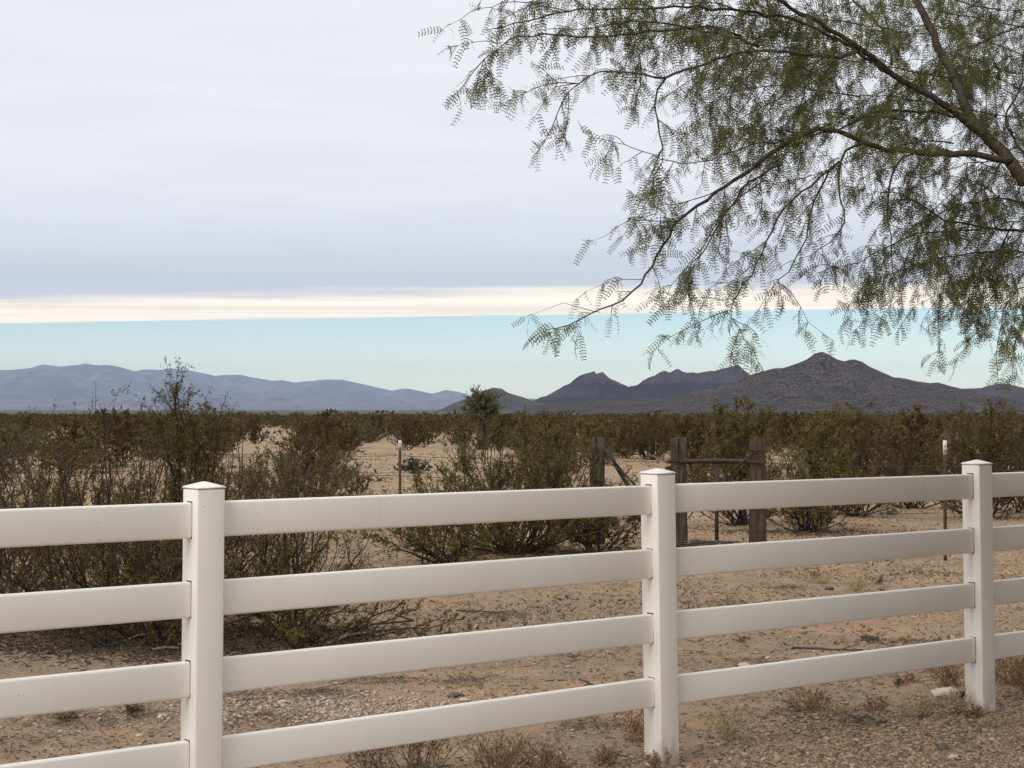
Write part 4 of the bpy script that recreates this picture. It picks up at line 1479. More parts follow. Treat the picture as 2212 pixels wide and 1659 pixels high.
def stick(label, px0, py0, px1, py1, rad, seed, mat='stick', bend=.06, name='fallen_stick', cat='stick', fork=True, lift=0.0):
    r = np.random.default_rng(seed)
    a, b = gpt(px0, py0), gpt(px1, py1)
    L = np.linalg.norm(b - a)
    t = np.linspace(0, 1, 8)
    P = a + (b - a) * t[:, None] + r.normal(0, bend * L * .3, (8, 3)) * np.array((1, 1, .25))
    P[:, 2] = gz(P[:, 0], P[:, 1]) + rad * .8 + lift * np.sin(t * 2.2)
    o0 = P.mean(0)
    o0[2] = float(gz(o0[0], o0[1]))
    mb = MB()
    mb.tube(P - o0, rad * (1.15 - .6 * t), 6)
    if fork:
        k = int(r.integers(2, 6))
        d = unit(b - a) + np.array((0, 0, .35)) + r.normal(0, .4, 3)
        d[2] = abs(d[2])
        e = P[k] + unit(d) * L * .28
        mb.tube(np.stack((P[k], (P[k] + e) / 2, e)) - o0, (rad * .6, rad * .5, rad * .3), 5)
    o = mb.build(name, M[mat])
    o.location = o0
    tag(o, label, cat)
    return o


stick('long dark stick lying on open ground left of the middle post', 985, 1320, 1075, 1323, .008, 1)
stick('long crooked stick on the ground between the right posts', 1708, 1400, 1862, 1404, .009, 2, bend=.14)
stick('short forked stick near the top of the open ground right of the middle post', 1862, 1300, 1935, 1290, .007, 3, bend=.2)
stick('dark stick slanting under the third rail left of the middle post', 1252, 1465, 1288, 1482, .006, 4)
stick('thin dark stick lying just left of the slanting one', 1178, 1468, 1225, 1466, .004, 5, fork=False)
stick('pale straight stick behind the left bay near the bush shade', 677, 1486, 760, 1470, .006, 6, 'straw', .04, fork=False)
stick('dark stick under the third rail right of the middle post', 1700, 1440, 1790, 1432, .006, 7, bend=.15)
stick('pale thin stick just right of the middle post', 1462, 1400, 1580, 1420, .004, 8, 'straw', .15)
stick('dark twig slanting under the bottom rail right of the middle post', 1690, 1510, 1740, 1540, .006, 9)
stick('pale curved stalk on the gravel left of the right post', 1868, 1612, 1930, 1592, .006, 10, 'straw', .12, fork=False)
stick('pale stalk lying on the gravel before the right post', 2000, 1520, 2100, 1525, .004, 11, 'straw', .1, fork=False)
stick('thin pale stalk curving left of the right post foot', 1930, 1543, 2003, 1545, .0035, 12, 'straw', .16, fork=False)
stick('short pale stalk at the right edge of the gravel', 2150, 1520, 2192, 1535, .0045, 13, 'straw', .2, fork=False)
stick('pale stalk on the gravel at the far lower right', 2120, 1590, 2175, 1612, .005, 14, 'straw', .15, fork=False)
stick('thin straw stalk lying beneath the bottom rail between the right posts', 1990, 1467, 2075, 1455, .0035, 15, 'straw', .04, fork=False)
stick('grey crooked root under the thicket edge', 700, 1400, 800, 1385, .010, 16, 'stem_grey', .2, lift=.05)
stick('grey dead branch under the thicket behind the left post', 345, 1405, 470, 1430, .011, 17, 'stem_grey', .25, lift=.06)
stick('dark bent branch sticking out of the thicket above the bare sand', 760, 1392, 900, 1340, .010, 18, 'stick', .2, lift=.12)
stick('grey dead branch among the litter under the thicket at far left', 250, 1400, 330, 1385, .009, 19, 'stem_grey', .25, lift=.05)
stick('stout pale log half hidden under the thicket', 628, 1362, 668, 1372, .03, 20, 'wood_grey', .02, 'fallen_log', 'log', False)


def single_stone(label, px, py, size, mat, seed, flat=.7, name='rock'):
    r = np.random.default_rng(seed)
    bm = bmesh.new()
    bmesh.ops.create_icosphere(bm, subdivisions=2, radius=1)
    k = r.normal(size=(6, 3))
    for v in bm.verts:
        n = np.array(v.co)
        s = 1 + .16 * sum(math.sin(2.2 * float(n @ q) + i) for i, q in enumerate(k)) / 2.2
        v.co = Vector((n[0] * s * size * 1.25, n[1] * s * size, n[2] * s * size * flat))
    me = bpy.data.meshes.new(name)
    bm.to_mesh(me)
    bm.free()
    me.materials.append(mat)
    o = link(name, me)
    p = gpt(px, py)
    o.location = (p[0], p[1], p[2] + size * flat * .5)
    o.rotation_euler = (0, 0, r.uniform(0, 6))
    tag(o, label, 'rock')


single_stone('dark grey rock on the gravel before the right post', 2035, 1618, .030, M['dark_rock'], 1)
single_stone('small dark rock on the gravel near the lower right corner', 2110, 1616, .018, M['dark_rock'], 2)
single_stone('pale round stone just below the dark grey rock', 2055, 1638, .022, M['pale_rock'], 3)
single_stone('pale stone on the ground right of the middle post at third rail height', 1607, 1438, .045, M['pale_rock'], 4, .5)
single_stone('dark flat stone on bare ground left of the middle post', 984, 1503, .038, M['dark_rock'], 5, .5)
single_stone('pale pink stone beside the dark flat stone', 1005, 1512, .025, M['pale_rock'], 6, .6)
single_stone('whitish stone on the sand under the left bay', 612, 1350 + 165, .022, M['pale_rock'], 7, .6)
single_stone('pale stone on the sand in the lower left', 304, 1587, .018, M['pale_rock'], 8, .6)
single_stone('flat white stone on the sand left of the left post', 352, 1548, .026, M['pale_rock'], 9, .5)
single_stone('dark clod on the open ground between the right posts', 1790, 1273, .04, M['dark_rock'], 10, .5)
single_stone('dark clod near the golden grass tuft', 1880, 1252, .055, M['dark_rock'], 11, .5)
single_stone('small dark clod under the second rail, right bay', 1880, 1290, .04, M['dark_rock'], 12, .6)


def scraps():
    # curled dark bark with a pale inner face
    p = gpt(1880, 1381)
    o = thing('curled_bark', 'curled strip of dark bark with a pale inner face on the bare ground', 'bark', p, 2.9)
    for nm, rad, mt in (('outer_face', .040, 'bark_curl'), ('inner_face', .037, 'pale_scrap')):
        a = np.linspace(-.3, 2.7, 12)
        V, q = [], []
        for i, x in enumerate(np.linspace(-.07, .07, 6)):
            w = 1 - abs(x) * 3.5
            for b in a:
                V.append((x + .02 * math.sin(b), -math.cos(b) * rad * w, .012 + math.sin(b) * rad * w * .8))
        for i in range(5):
            for j in range(11):
                q.append((i * 12 + j, i * 12 + j + 1, i * 12 + 13 + j, i * 12 + 12 + j))
        mb = MB()
        mb.add(V, q)
        mb.build(nm, M[mt], o, True)
    # torn pale board lying in the weeds by the right post
    p = gpt(2036, 1506)
    r = np.random.default_rng(4)
    V = []
    n = 9
    for z in (0, .012):
        for i in range(n):
            x = -.075 + .15 * i / (n - 1)
            V.append((x, -.03 + r.normal(0, .004), z + .03 + x * .12))
            V.append((x + r.normal(0, .004), .03 + r.normal(0, .006), z + .045 + x * .12))
    q = []
    m = 2 * n
    for i in range(n - 1):
        a, b, c, d = 2 * i, 2 * i + 2, 2 * i + 3, 2 * i + 1
        q += [(d, c, b, a), (a + m, b + m, c + m, d + m), (a, b, b + m, a + m), (c, d, d + m, c + m)]
    q += [(0, 0 + m, 1 + m, 1), (m - 2, m - 1, 2 * m - 1, 2 * m - 2)]
    mb = MB()
    mb.add(V, q)
    o = mb.build('board_scrap', M['pale_scrap'])
    o.location = p
    o.rotation_euler = (math.radians(18), 0, .12)
    tag(o, 'torn pale scrap of board in the weeds beside the right post', 'scrap')
    p = gpt(2080, 1508)
    mb = MB()
    mb.tube(np.array(((-.05, 0, .02), (0, .005, .024), (.06, .01, .02))), (.02, .022, .018), 7)
    o = mb.build('dark_stub', M['bark_curl'])
    o.location = p
    tag(o, 'short black stub of wood half hidden by the right white post', 'wood')


scraps()


def brush_pile():
    r = np.random.default_rng(14)
    c = gb(1530, 20.6)
    o = thing('brush_pile', 'low pile of dark dead branches below the pipe brace', 'brush pile', c)
    P, R = [], []
    for i in range(70):
        x = r.normal(0, .36)
        y = r.normal(0, .18)
        a = r.normal(0.0, .35) + (math.pi if r.uniform() > .5 else 0)
        L = r.uniform(.2, .7)
        d = np.array((math.cos(a), math.sin(a) * .5, r.normal(0, .06)))
        z = r.uniform(.01, .13) * math.exp(-(x / .5) ** 2)
        s = np.array((x, y, z)) - d * L / 2
        e = s + d * L
        e[2] = max(e[2], .01)
        s[2] = max(s[2], .01)
        P.append((s, (s + e) / 2 + r.normal(0, .03, 3) * np.array((1, 1, .4)), e))
        k = r.uniform(.004, .010)
        R.append((k, k * .9, k * .6))
    mb = MB()
    mb.tubes(np.array(P), np.array(R), 4)
    tag(mb.build('branches', M['stick'], o), kind='stuff')


brush_pile()

# ------------------------------------------------------------------ the mesquite hanging into the picture
TR = np.random.default_rng(2024)


def pinna(npair=13, L=.085, ll=.0135, lw=.0036):
    """one feathery leaflet row along +x, hanging curve in -z; returns verts and quads"""
    V, q = [], []
    r = np.random.default_rng(5)

    def bz(x):
        return -1.6 * x * x / L * .28
    # rachis as a thin strip
    xs = np.linspace(0, L, 4)
    for x in xs:
        V += [(x, -.00065, bz(x)), (x, .00065, bz(x))]
    for i in range(3):
        q.append((2 * i, 2 * i + 2, 2 * i + 3, 2 * i + 1))
    for i in range(npair):
        x = L * (.12 + .88 * i / (npair - 1))
        k = .62 + .38 * math.sin(math.pi * (i + 1.2) / (npair + 1.2))
        for s in (-1, 1):
            n = len(V)
            f = r.uniform(.10, .42)
            a, w = ll * k * r.uniform(.85, 1.1), lw * r.uniform(.85, 1.1) * .5
            d = np.array((f, s, r.uniform(-.28, .10)))
            d /= np.linalg.norm(d)
            b = np.array((x, s * .0006, bz(x)))
            e = np.array((1, 0, 0)) * w
            V += [tuple(b - e * .45), tuple(b + e * .45), tuple(b + d * a + e * .8), tuple(b + d * a * .96 - e)]
            q.append((n, n + 1, n + 2, n + 3))
    return np.array(V), np.array(q)


def pinna_lod(npair, L, ll, lw, seed):
    """coarser leaf for the part of the crown outside the picture: verts, triangles"""
    V, t = [], []
    r = np.random.default_rng(seed)
    for i in range(npair):
        x = L * (.12 + .88 * i / (npair - 1))
        for s in (-1, 1):
            n = len(V)
            d = unit(np.array((r.uniform(.10, .42), s, r.uniform(-.35, .05))))
            b = np.array((x, 0, -.45 * x * x / L))
            e = np.array((lw * .5, 0, 0))
            V += [tuple(b - e), tuple(b + e), tuple(b + d * ll)]
            t.append((n, n + 1, n + 2))
    return np.array(V), np.array(t)


PINNA_LOD = [pinna_lod(4, .09, .020, .020, 5), pinna_lod(4, .075, .018, .018, 6), pinna_lod(5, .10, .021, .019, 7), pinna_lod(4, .06, .017, .016, 8)]
PINNA = [pinna(8, .086, .0150, .0054), pinna(6, .066, .0140, .0053), pinna(9, .100, .0154, .0055), pinna(5, .052, .0130, .0050)]
twP, twR = [], []            # all thin twigs
LP, LD, LS = [], [], []      # leaf position, direction, scale
NB = []                      # named branches


def leafy_twig(o, d, L, droop=.5, spacing=.0265, dens=1.0, side=True):
    m = 5
    P = [o]
    dd = d.copy()
    for i in range(m - 1):
        dd = unit(dd + np.array((0, 0, -droop * .20)) + TR.normal(0, .17, 3))
        P.append(P[-1] + dd * L / (m - 1))
    P = np.array(P)
    twP.append(P)
    twR.append(np.linspace(.0022, .0009, m) * (.8 + L))
    n = max(2, int(L / spacing * dens))
    t = (np.arange(n) + TR.uniform(0, 1, n)) / n
    k = t * (m - 1)
    k0 = np.minimum(k.astype(int), m - 2)
    C = P[k0] + (P[k0 + 1] - P[k0]) * (k - k0)[:, None]
    T = unit(P[k0 + 1] - P[k0])
    s1 = unit(np.cross(T, TR.normal(size=(n, 3))))
    D = unit(T * TR.uniform(-.1, .5, n)[:, None] + s1 * .8 + np.array((0, 0, -.75)))
    for rep in range(2):                        # two pinnae to a leaf
        j = unit(D + TR.normal(0, .42, (n, 3)) + np.array((0, 0, -.15)))
        keep = TR.uniform(0, 1, n) < (1.0 if rep == 0 else .55)
        LP.append(C[keep])
        LD.append(j[keep])
        LS.append(TR.uniform(.70, 1.08, n)[keep])
    return P


def smooth_poly(pts, step=.05):
    P = np.array(pts, float)
    for _ in range(2):
        Q = [P[0]]
        for i in range(len(P) - 1):
            Q += [P[i] * .75 + P[i + 1] * .25, P[i] * .25 + P[i + 1] * .75]
        Q.append(P[-1])
        P = np.array(Q)
    s = np.concatenate(((0,), np.cumsum(np.linalg.norm(np.diff(P, axis=0), axis=1))))
    n = max(4, int(s[-1] / step))
    u = np.linspace(0, s[-1], n)
    return np.stack([np.interp(u, s, P[:, d]) for d in range(3)], 1), s[-1]


def limb(px, Y0, Y1, r0, r1, dens=1.0, leaf_from=.15, tw=(.14, .36), droop=.5, sub=.0, name='branch'):
    """branch through picture points, its distance going from Y0 to Y1"""
    n = len(px)
    pts = [at(p[0], p[1], Y0 + (Y1 - Y0) * i / (n - 1)) for i, p in enumerate(px)]
    return limb3(pts, r0, r1, dens, leaf_from, tw, droop, sub, name)


def limb3(pts, r0, r1, dens=1.0, leaf_from=.15, tw=(.14, .36), droop=.5, sub=.0, name='branch'):
    P, L = smooth_poly(pts)
    m = len(P)
    P[1:-1] += TR.normal(0, .004, (m - 2, 3))
    mb = MB()
    mb.tube(P, np.linspace(r0, r1, m) * (.78 if r0 > .016 else .62), 8 if r0 > .012 else 6)
    NB.append((mb, name))
    T = unit(np.gradient(P, axis=0))
    nt = int(L * (1 - leaf_from) / .058 * dens)
    for i in range(nt):
        t = leaf_from + (1 - leaf_from) * (i + TR.uniform(0, 1)) / max(nt, 1)
        k = min(int(t * (m - 1)), m - 1)
        side = unit(np.cross(T[k], TR.normal(size=3)))
        d = unit(T[k] * .65 + side * .9 + np.array((0, 0, -.08)))
        ln = TR.uniform(*tw) * (1.2 - .8 * t)
        if sub and TR.uniform() < sub:
            Q = leafy_twig(P[k], d, ln * 1.9, droop * .7)
            for w in range(4):
                kk = TR.integers(1, 5)
                leafy_twig(Q[kk], unit(Q[kk] - Q[kk - 1] + TR.normal(0, .6, 3)), ln * .7, droop)
        else:
            leafy_twig(P[k], d, ln, droop)
    leafy_twig(P[-1], T[-1], TR.uniform(.03, .07), .25)
    return P


# limbs read off the photograph, each at its own distance
limb([(2212, 395), (2185, 351), (2134, 295), (2098, 262), (2071, 190), (2042, 131), (2012, 60), (1976, 0), (1930, -110), (1860, -240)], 7.55, 7.9, .036, .012, .7, .15, (.2, .45), .5, .3, 'limb')
limb([(2119, 289), (2059, 238), (1990, 195), (1926, 161), (1875, 113), (1804, 65), (1720, 27), (1684, 0), (1600, -45), (1480, -90)], 7.6, 7.1, .022, .006, .9, .1, (.16, .42), .5, .35, 'limb')
limb([(1926, 161), (1851, 110), (1762, 60), (1696, 36), (1655, 27), (1554, 18), (1483, 15), (1349, 18), (1260, 19), (1194, 33), (1123, 45), (1066, 62)], 7.5, 6.85, .014, .0035, 1.0, .1, (.14, .36), .5, .3)
limb([(1851, 112), (1810, 125), (1744, 116), (1694, 110), (1628, 110), (1591, 116), (1554, 125), (1498, 146), (1438, 168)], 7.35, 6.85, .013, .008, .9, .1, (.14, .36), .6, .3)
limb([(1438, 168), (1424, 168), (1379, 158), (1305, 150), (1245, 179), (1215, 223), (1192, 268), (1180, 298), (1166, 322)], 6.85, 6.7, .0072, .002, 1.0, .25, (.10, .28), .6)
limb([(1438, 168), (1420, 195), (1409, 223), (1421, 253), (1424, 298), (1438, 336), (1425, 370), (1409, 402), (1395, 440)], 6.85, 6.9, .0075, .002, 1.15, .3, (.12, .30), .8, .2)
limb([(1245, 180), (1205, 176), (1160, 182), (1128, 205), (1110, 212)], 6.75, 6.65, .004, .0015, 1.2, .1, (.08, .2), .6)
limb([(1640, 100), (1591, 80), (1492, 62), (1415, 65), (1334, 80), (1260, 79), (1200, 73), (1123, 74), (1081, 95), (1046, 131), (1013, 170), (992, 193), (980, 206)], 7.2, 6.6, .011, .0018, 1.05, .1, (.06, .19), .5, .12)
limb([(1600, 78), (1540, 55), (1492, 62), (1420, 45), (1340, 52), (1260, 64), (1190, 62)], 7.4, 7.0, .010, .002, 1.1, .1, (.12, .32), .5, .2)
limb([(1081, 95), (1052, 89), (1030, 96), (1007, 92), (990, 98)], 6.65, 6.6, .003, .0012, .8, .1, (.04, .10), .6)
limb([(1230, 26), (1150, 8), (1081, 0), (1063, 13), (1031, 18), (1010, 30), (992, 42), (974, 52)], 6.9, 6.7, .004, .0014, .9, .3, (.07, .18), .6)
limb([(1400, -30), (1300, -18), (1200, -5), (1140, 12), (1090, 40)], 7.2, 6.9, .006, .002, 1.1, .1, (.10, .26), .6)
# the long lateral and its drooping ends
limb([(2185, 351), (2130, 336), (2060, 330), (2018, 333), (1941, 327), (1866, 309), (1821, 286), (1789, 278), (1732, 286), (1673, 324), (1622, 366), (1554, 411), (1520, 432), (1463, 479), (1439, 512), (1415, 574), (1392, 604), (1350, 646), (1284, 673), (1231, 700), (1183, 711), (1162, 722)],
     7.55, 6.75, .020, .0016, .62, .12, (.12, .32), .6, .2, 'limb')
limb([(1284, 673), (1260, 666), (1234, 658), (1207, 653), (1190, 662), (1171, 673), (1150, 679)], 6.8, 6.72, .0024, .0009, .25, .5, (.05, .1), .5)
limb([(1463, 480), (1410, 477), (1362, 473), (1345, 484), (1323, 500), (1300, 512), (1280, 520)], 6.95, 6.85, .0035, .0010, .55, .1, (.05, .14), .7)
limb([(1386, 604), (1332, 604), (1310, 611), (1288, 622), (1266, 630)], 6.85, 6.8, .0026, .0009, .7, .2, (.05, .13), .8)
limb([(1554, 411), (1500, 430), (1470, 440), (1420, 440), (1400, 460)], 7.0, 7.1, .004, .0015, 1.1, .1, (.08, .22), .9)
limb([(1866, 309), (1830, 318), (1813, 348), (1807, 387), (1821, 446), (1824, 494), (1790, 525), (1750, 552)], 7.3, 7.1, .010, .0022, .8, .2, (.12, .30), .8)
limb([(1813, 348), (1770, 400), (1761, 426), (1744, 496), (1733, 538), (1711, 578), (1680, 609), (1663, 631), (1640, 668)], 7.25, 7.1, .008, .0018, .85, .15, (.10, .28), .9)
limb([(1680, 609), (1712, 632), (1735, 668), (1752, 705), (1775, 718)], 7.1, 7.1, .003, .0012, .8, .1, (.06, .18), 1.0)
limb([(1812, 350), (1760, 390), (1700, 440), (1677, 476), (1662, 518), (1640, 560), (1618, 601), (1585, 649), (1573, 670), (1603, 720), (1622, 748), (1636, 780)], 7.2, 6.95, .009, .0016, 1.0, .15, (.10, .28), .9, .12)
limb([(1573, 670), (1540, 682), (1514, 694), (1469, 714), (1440, 738), (1424, 748)], 6.98, 6.9, .004, .0012, 1.1, .1, (.07, .18), .9)
limb([(1564, 649), (1514, 643), (1490, 640), (1462, 645)], 7.0, 6.95, .003, .0012, .9, .1, (.07, .18), .9)
limb([(1690, 355), (1640, 380), (1603, 399), (1565, 470), (1543, 509), (1505, 562), (1478, 604), (1493, 658), (1499, 681), (1502, 700)], 7.15, 6.95, .008, .0015, 1.0, .15, (.09, .26), .9, .1)
limb([(1650, 390), (1600, 430), (1558, 458), (1523, 527), (1490, 570), (1455, 610), (1440, 640)], 7.3, 7.2, .006, .0015, .9, .1, (.09, .24), .9)
limb([(1973, 332), (1935, 354), (1922, 384), (1917, 454), (1924, 524), (1930, 581), (1945, 640), (1950, 665)], 7.5, 7.3, .009, .0018, .75, .2, (.12, .30), .9, .1)
# lower right mass
limb([(2300, 520), (2212, 497), (2118, 496), (2042, 474), (1990, 440), (1955, 420), (1900, 415)], 7.9, 7.6, .013, .003, .9, .1, (.14, .36), .9, .25)
limb([(2118, 496), (2040, 500), (1972, 508), (1902, 539), (1846, 570), (1790, 581), (1770, 590)], 7.8, 7.5, .008, .0016, 1.6, .1, (.12, .30), 1.0, .2)
limb([(2260, 560), (2180, 540), (2100, 545), (2030, 560), (1960, 580), (1900, 600), (1860, 618)], 8.1, 7.8, .009, .002, 1.4, .1, (.12, .32), 1.0, .25)
limb([(2280, 600), (2212, 617), (2177, 645), (2166, 688), (2155, 735), (2152, 780), (2156, 815)], 7.3, 7.2, .007, .0014, 1.1, .1, (.09, .26), 1.0, .1)
limb([(2290, 640), (2240, 650), (2210, 690), (2196, 735), (2188, 780), (2196, 800)], 7.6, 7.5, .006, .0016, 1.3, .1, (.09, .26), 1.0, .1)
limb([(2042, 474), (2046, 540), (2040, 610), (2031, 665), (2028, 707), (2031, 752), (2022, 775)], 7.7, 7.5, .005, .0012, .75, .2, (.07, .2), 1.0)
limb([(2190, 480), (2160, 530), (2130, 590), (2110, 640), (2085, 668)], 7.9, 7.8, .006, .0018, 1.4, .1, (.10, .28), 1.0, .2)
limb([(2230, 440), (2150, 430), (2080, 440), (2020, 460), (1990, 500), (1970, 560)], 8.2, 8.0, .008, .002, 1.2, .1, (.12, .30), 1.0, .2)
# upper right
limb([(2071, 190), (2048, 116), (2119, 92), (2212, 54), (2330, 10)], 7.8, 8.2, .010, .005, 1.0, .1, (.16, .42), .6, .35)
limb([(1926, 140), (1925, 119), (1917, 77), (1890, 45), (1845, 0), (1800, -60)], 7.7, 7.8, .011, .006, 1.0, .1, (.16, .42), .6, .35)
limb([(2098, 262), (2020, 240), (1935, 238), (1881, 241), (1821, 277), (1750, 296), (1640, 310), (1554, 333), (1498, 354), (1450, 353), (1400, 330), (1340, 312), (1300, 300), (1262, 286)], 7.7, 6.9, .010, .0014, .8, .1, (.10, .28), .7, .15)
limb([(1804, 100), (1780, 119), (1738, 167), (1729, 220), (1711, 286), (1690, 350), (1668, 400)], 7.3, 7.1, .007, .002, .8, .1, (.10, .28), .9, .1)
limb([(1851, 112), (1790, 140), (1720, 170), (1682, 214), (1640, 259), (1600, 300), (1570, 330)], 7.2, 7.0, .007, .0018, .9, .1, (.10, .28), .9, .1)
limb([(1640, 112), (1600, 160), (1570, 200), (1552, 250), (1545, 300)], 7.0, 6.9, .005, .0016, 1.1, .1, (.10, .26), .9, .1)
limb([(1540, 130), (1510, 190), (1500, 230), (1480, 262)], 6.95, 6.9, .004, .0015, 1.1, .1, (.08, .22), .9)
limb([(2212, 330), (2190, 300), (2164, 259), (2200, 200), (2240, 120)], 8.0, 8.4, .010, .006, 1.0, .1, (.16, .40), .6, .3)
# fuller growth behind the limbs, further from the viewer
for (x0, y0, x1, y1, Ya) in ((2230, 200, 1960, 120, 8.6), (2230, 260, 1900, 200, 8.5), (2230, 130, 1900, 60, 8.7), (2200, 60, 1800, 10, 8.6), (2100, 10, 1700, -30, 8.3), (2000, 160, 1650, 120, 8.2), (2050, 230, 1700, 230, 8.3),
                             (1900, 60, 1500, 40, 8.0), (2230, 350, 2000, 380, 8.5), (2230, 400, 1950, 300, 8.6), (2000, 300, 1760, 380, 8.1), (1800, 200, 1560, 200, 7.9), (1760, 80, 1400, 100, 7.7), (2230, 470, 2060, 560, 8.6), (2240, 540, 2090, 620, 8.5), (1900, 250, 1700, 330, 8.0),
                             (1650, 40, 1350, 30, 7.5), (2150, 150, 2000, 250, 8.9), (2230, 20, 2050, 100, 8.9)):
    mx, my = (x0 + x1) / 2 + TR.normal(0, 25), (y0 + y1) / 2 - 25 + TR.normal(0, 12)
    limb([(x0 + 60, y0 + 10), (x0, y0), (mx, my), (x1, y1), (x1 - 50, y1 + 45)], Ya, Ya - .3, .006, .0016, .9, .1, (.14, .36), .8, .25)


def mesquite():
    base = np.array((4.75, 6.9, 0.0))
    base[2] = float(gz(base[0], base[1]))
    root = thing('mesquite_tree', 'large mesquite tree hanging feathery green branches in from the right', 'tree', tuple(base))
    # trunk and the boughs outside the picture
    j1 = at(2212, 395, 7.55)
    fork = base + np.array((-.35, .15, 1.25))
    mb = MB()
    P, _ = smooth_poly([base + np.array((.05, 0, -.3)), base + np.array((0, 0, .3)), base + np.array((-.1, .05, .8)), fork], .08)
    mb.tube(P - base, np.linspace(.26, .17, len(P)), 14)
    mb.build('trunk', M['bark'], root, True)
    jj = at(2185, 351, 7.55)
    limb3([fork, (fork + j1) / 2 + np.array((.1, 0, .1)), j1, jj], .085, .037, 0.0, .9, name='limb')
    # lower feeder for the hanging branches at the right edge
    limb3([fork + np.array((0, .1, .1)), at(2420, 560, 7.8), at(2300, 520, 7.9)], .05, .014, .3, .5, name='limb')
    limb3([fork, at(2450, 640, 7.4), at(2290, 620, 7.4)], .035, .008, .3, .5, name='limb')
    limb3([at(2240, 430, 7.55), at(2235, 380, 7.8), at(2212, 330, 8.0)], .03, .012, .2, .1, name='limb')
    # unseen crown right, near, overhead and behind, filled out to shade the right rails
    ends = [(7.9, 6.5, 3.6), (7.4, 8.8, 3.4), (6.2, 4.0, 3.5), (5.4, 3.7, 3.6), (5.6, 9.8, 3.0), (6.8, 5.2, 4.9), (4.9, 7.6, 5.4), (3.7, 7.2, 5.2), (5.8, 7.6, 4.9), (4.1, 9.3, 4.4), (4.5, 5.4, 5.2), (7.3, 7.5, 2.7), (5.8, 4.8, 2.5),
            (6.0, 8.9, 2.5), (6.9, 6.2, 3.2), (6.3, 7.4, 3.9), (5.2, 5.0, 4.3), (5.6, 6.2, 5.4), (4.6, 8.6, 5.2), (6.6, 10.2, 2.8), (5.3, 10.6, 3.6), (7.4, 9.8, 3.9), (6.1, 9.6, 4.6), (5.0, 9.4, 2.3), (6.4, 6.6, 2.4), (5.9, 5.6, 3.3)]
    for e in ends:
        e = np.array(e)
        m1 = fork + (e - fork) * .45 + np.array((0, 0, .35)) + TR.normal(0, .15, 3)
        Pm = limb3([fork, m1, e, e + (e - m1) * .25 - np.array((0, 0, .3))], .055, .006, .42, .25, (.25, .6), .7, .5, 'limb')
        for k in range(7):
            s = Pm[int(len(Pm) * TR.uniform(.3, .95))]
            d = unit(e - fork + TR.normal(0, 1.6, 3))
            L = TR.uniform(.7, 1.3)
            e3 = s + d * L - np.array((0, 0, .25))
            if e3[0] < .33 * e3[1] + .35 and e3[2] < 2.2 + .55 * max(0., 6 - e3[1]):
                continue
            limb3([s, s + d * L * .5 + np.array((0, 0, .1)), e3], .014, .003, .75, .1, (.2, .5), .8, .4)
    for i in range(32):      # unseen hanging skirt, right and near side, added to shade the fence
        a = math.radians(TR.uniform(-95, 62))
        s0 = base + np.array((math.cos(a) * 1.9, math.sin(a) * 1.9, 3.3 + TR.normal(0, .3)))
        rr_ = TR.uniform(2.3, 3.5)
        e3 = base + np.array((math.cos(a) * rr_, math.sin(a) * rr_, TR.uniform(1.25, 2.6)))
        if e3[0] < .34 * e3[1] + .45:
            continue
        limb3([s0, (s0 + e3) / 2 + np.array((math.cos(a) * .4, math.sin(a) * .4, .35)), e3], .014, .003, 1.0, .1, (.2, .5), .9, .45)
    for mb, nm in NB:
        for v in mb.v:
            v -= base
        mb.build(nm, M['bark'], root, True)
    mb = MB()
    P, Rr = np.array(twP), np.array(twR)
    tx, ty = 1106 + FPX * P[:, 2, 0] / P[:, 2, 1], HZ - FPX * (P[:, 2, 2] - CAMZ) / P[:, 2, 1]
    tk = ((tx > 880) & (tx < 2350) & (ty > -150) & (ty < 920) & (P[:, 2, 1] > 5)) | (TR.uniform(0, 1, len(P)) < .3)
    P, Rr = P[tk], Rr[tk]
    mb.tubes(P - base, Rr, 3)
    tag(mb.build('twigs', M['twig'], root), kind='stuff')
    # leaves
    C, D, S = np.concatenate(LP), unit(np.concatenate(LD)), np.concatenate(LS)
    n = len(C)
    U = unit(TR.normal(size=(n, 3)))
    U = unit(U - D * np.sum(U * D, 1)[:, None])
    W = np.cross(D, U)
    flip = W[:, 2] < 0
    W[flip] *= -1
    U[flip] *= -1
    px = 1106 + FPX * C[:, 0] / C[:, 1]
    py = HZ - FPX * (C[:, 2] - CAMZ) / C[:, 1]
    inside = (px > 600) & (px < 2480) & (py > -420) & (py < 960) & (C[:, 1] > 1.5)
    kind = TR.integers(0, 4, n)
    drop = (~inside) & (TR.uniform(0, 1, n) < .68)
    mb = MB()
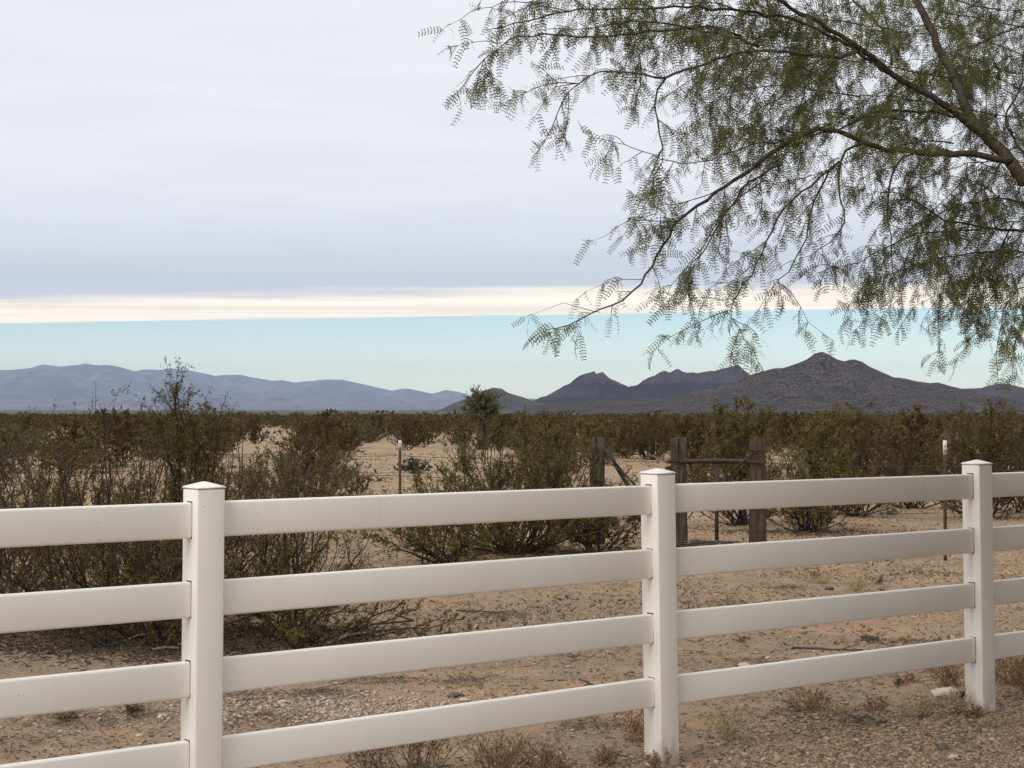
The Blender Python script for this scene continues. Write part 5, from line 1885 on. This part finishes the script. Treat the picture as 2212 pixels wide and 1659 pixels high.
    # 300 leaves that show largest become parts of their own
    show = np.where((px > 960) & (px < 2200) & (py > 5) & (py < 830) & (C[:, 1] > 6), S * 7 / C[:, 1] + (kind == 2) * .25, -1)
    pick = np.argsort(-show)[:300]
    single = np.zeros(n, bool)
    single[pick] = True
    for ins, lib, grow in ((True, PINNA, 1.0), (False, PINNA_LOD, 3.7)):  # unseen leaves enlarged so the thinned crown still shades the fence
        for k in range(4):
            V, t = lib[k]
            ok = (kind == k) & ~single & ~drop & (inside == ins)
            c, d, u, w = C[ok], D[ok], U[ok], W[ok]
            s = (S[ok] * grow)[:, None, None]
            pts = c[:, None, :] + s * (V[None, :, 0:1] * d[:, None, :] + V[None, :, 1:2] * u[:, None, :] + V[None, :, 2:3] * w[:, None, :])
            tt = (np.arange(len(c)) * len(V))[:, None, None] + t[None]
            if ins:
                mb.add(pts.reshape(-1, 3) - base, tt.reshape(-1, 4))
            else:
                mb.add(pts.reshape(-1, 3) - base, None, tt.reshape(-1, 3))
    print('INSIDE', inside.sum())
    crown = tag(mb.build('crown', M['leaf'], root), kind='stuff')
    me = []
    for k in range(4):
        m2 = MB()
        m2.add(*PINNA[k])
        me.append(m2.mesh('leaf', M['leaf']))
    for i in pick:
        o = link('leaf', me[kind[i]], crown)
        A = np.stack((D[i], U[i], W[i]), 1) * S[i]
        mt = Matrix(((*A[0], C[i][0] - base[0]), (*A[1], C[i][1] - base[1]), (*A[2], C[i][2] - base[2]), (0, 0, 0, 1)))
        o.matrix_local = mt
    print('MESQUITE leaves', n, 'twigs', len(twP))


mesquite()

# ------------------------------------------------------------------ the air between here and the mountains
def haze():
    m = bpy.data.materials.new('pale_air')
    m.use_nodes = True
    nt = NT(m.node_tree)
    out = nt.n('ShaderNodeOutputMaterial')
    v = nt.n('ShaderNodeVolumePrincipled', {'Color': (0.57, 0.71, 1.0), 'Density': 2.6e-5, 'Anisotropy': 0.0})
    nt.t.links.new(v.outputs[0], out.inputs['Volume'])
    mb = MB()
    mb.box((0, 21000, 560), (52000, 21600, 575))
    o = mb.build('haze', m)
    tag(o, 'thin blue air haze before the far mountains', 'haze', None, 'stuff')


haze()
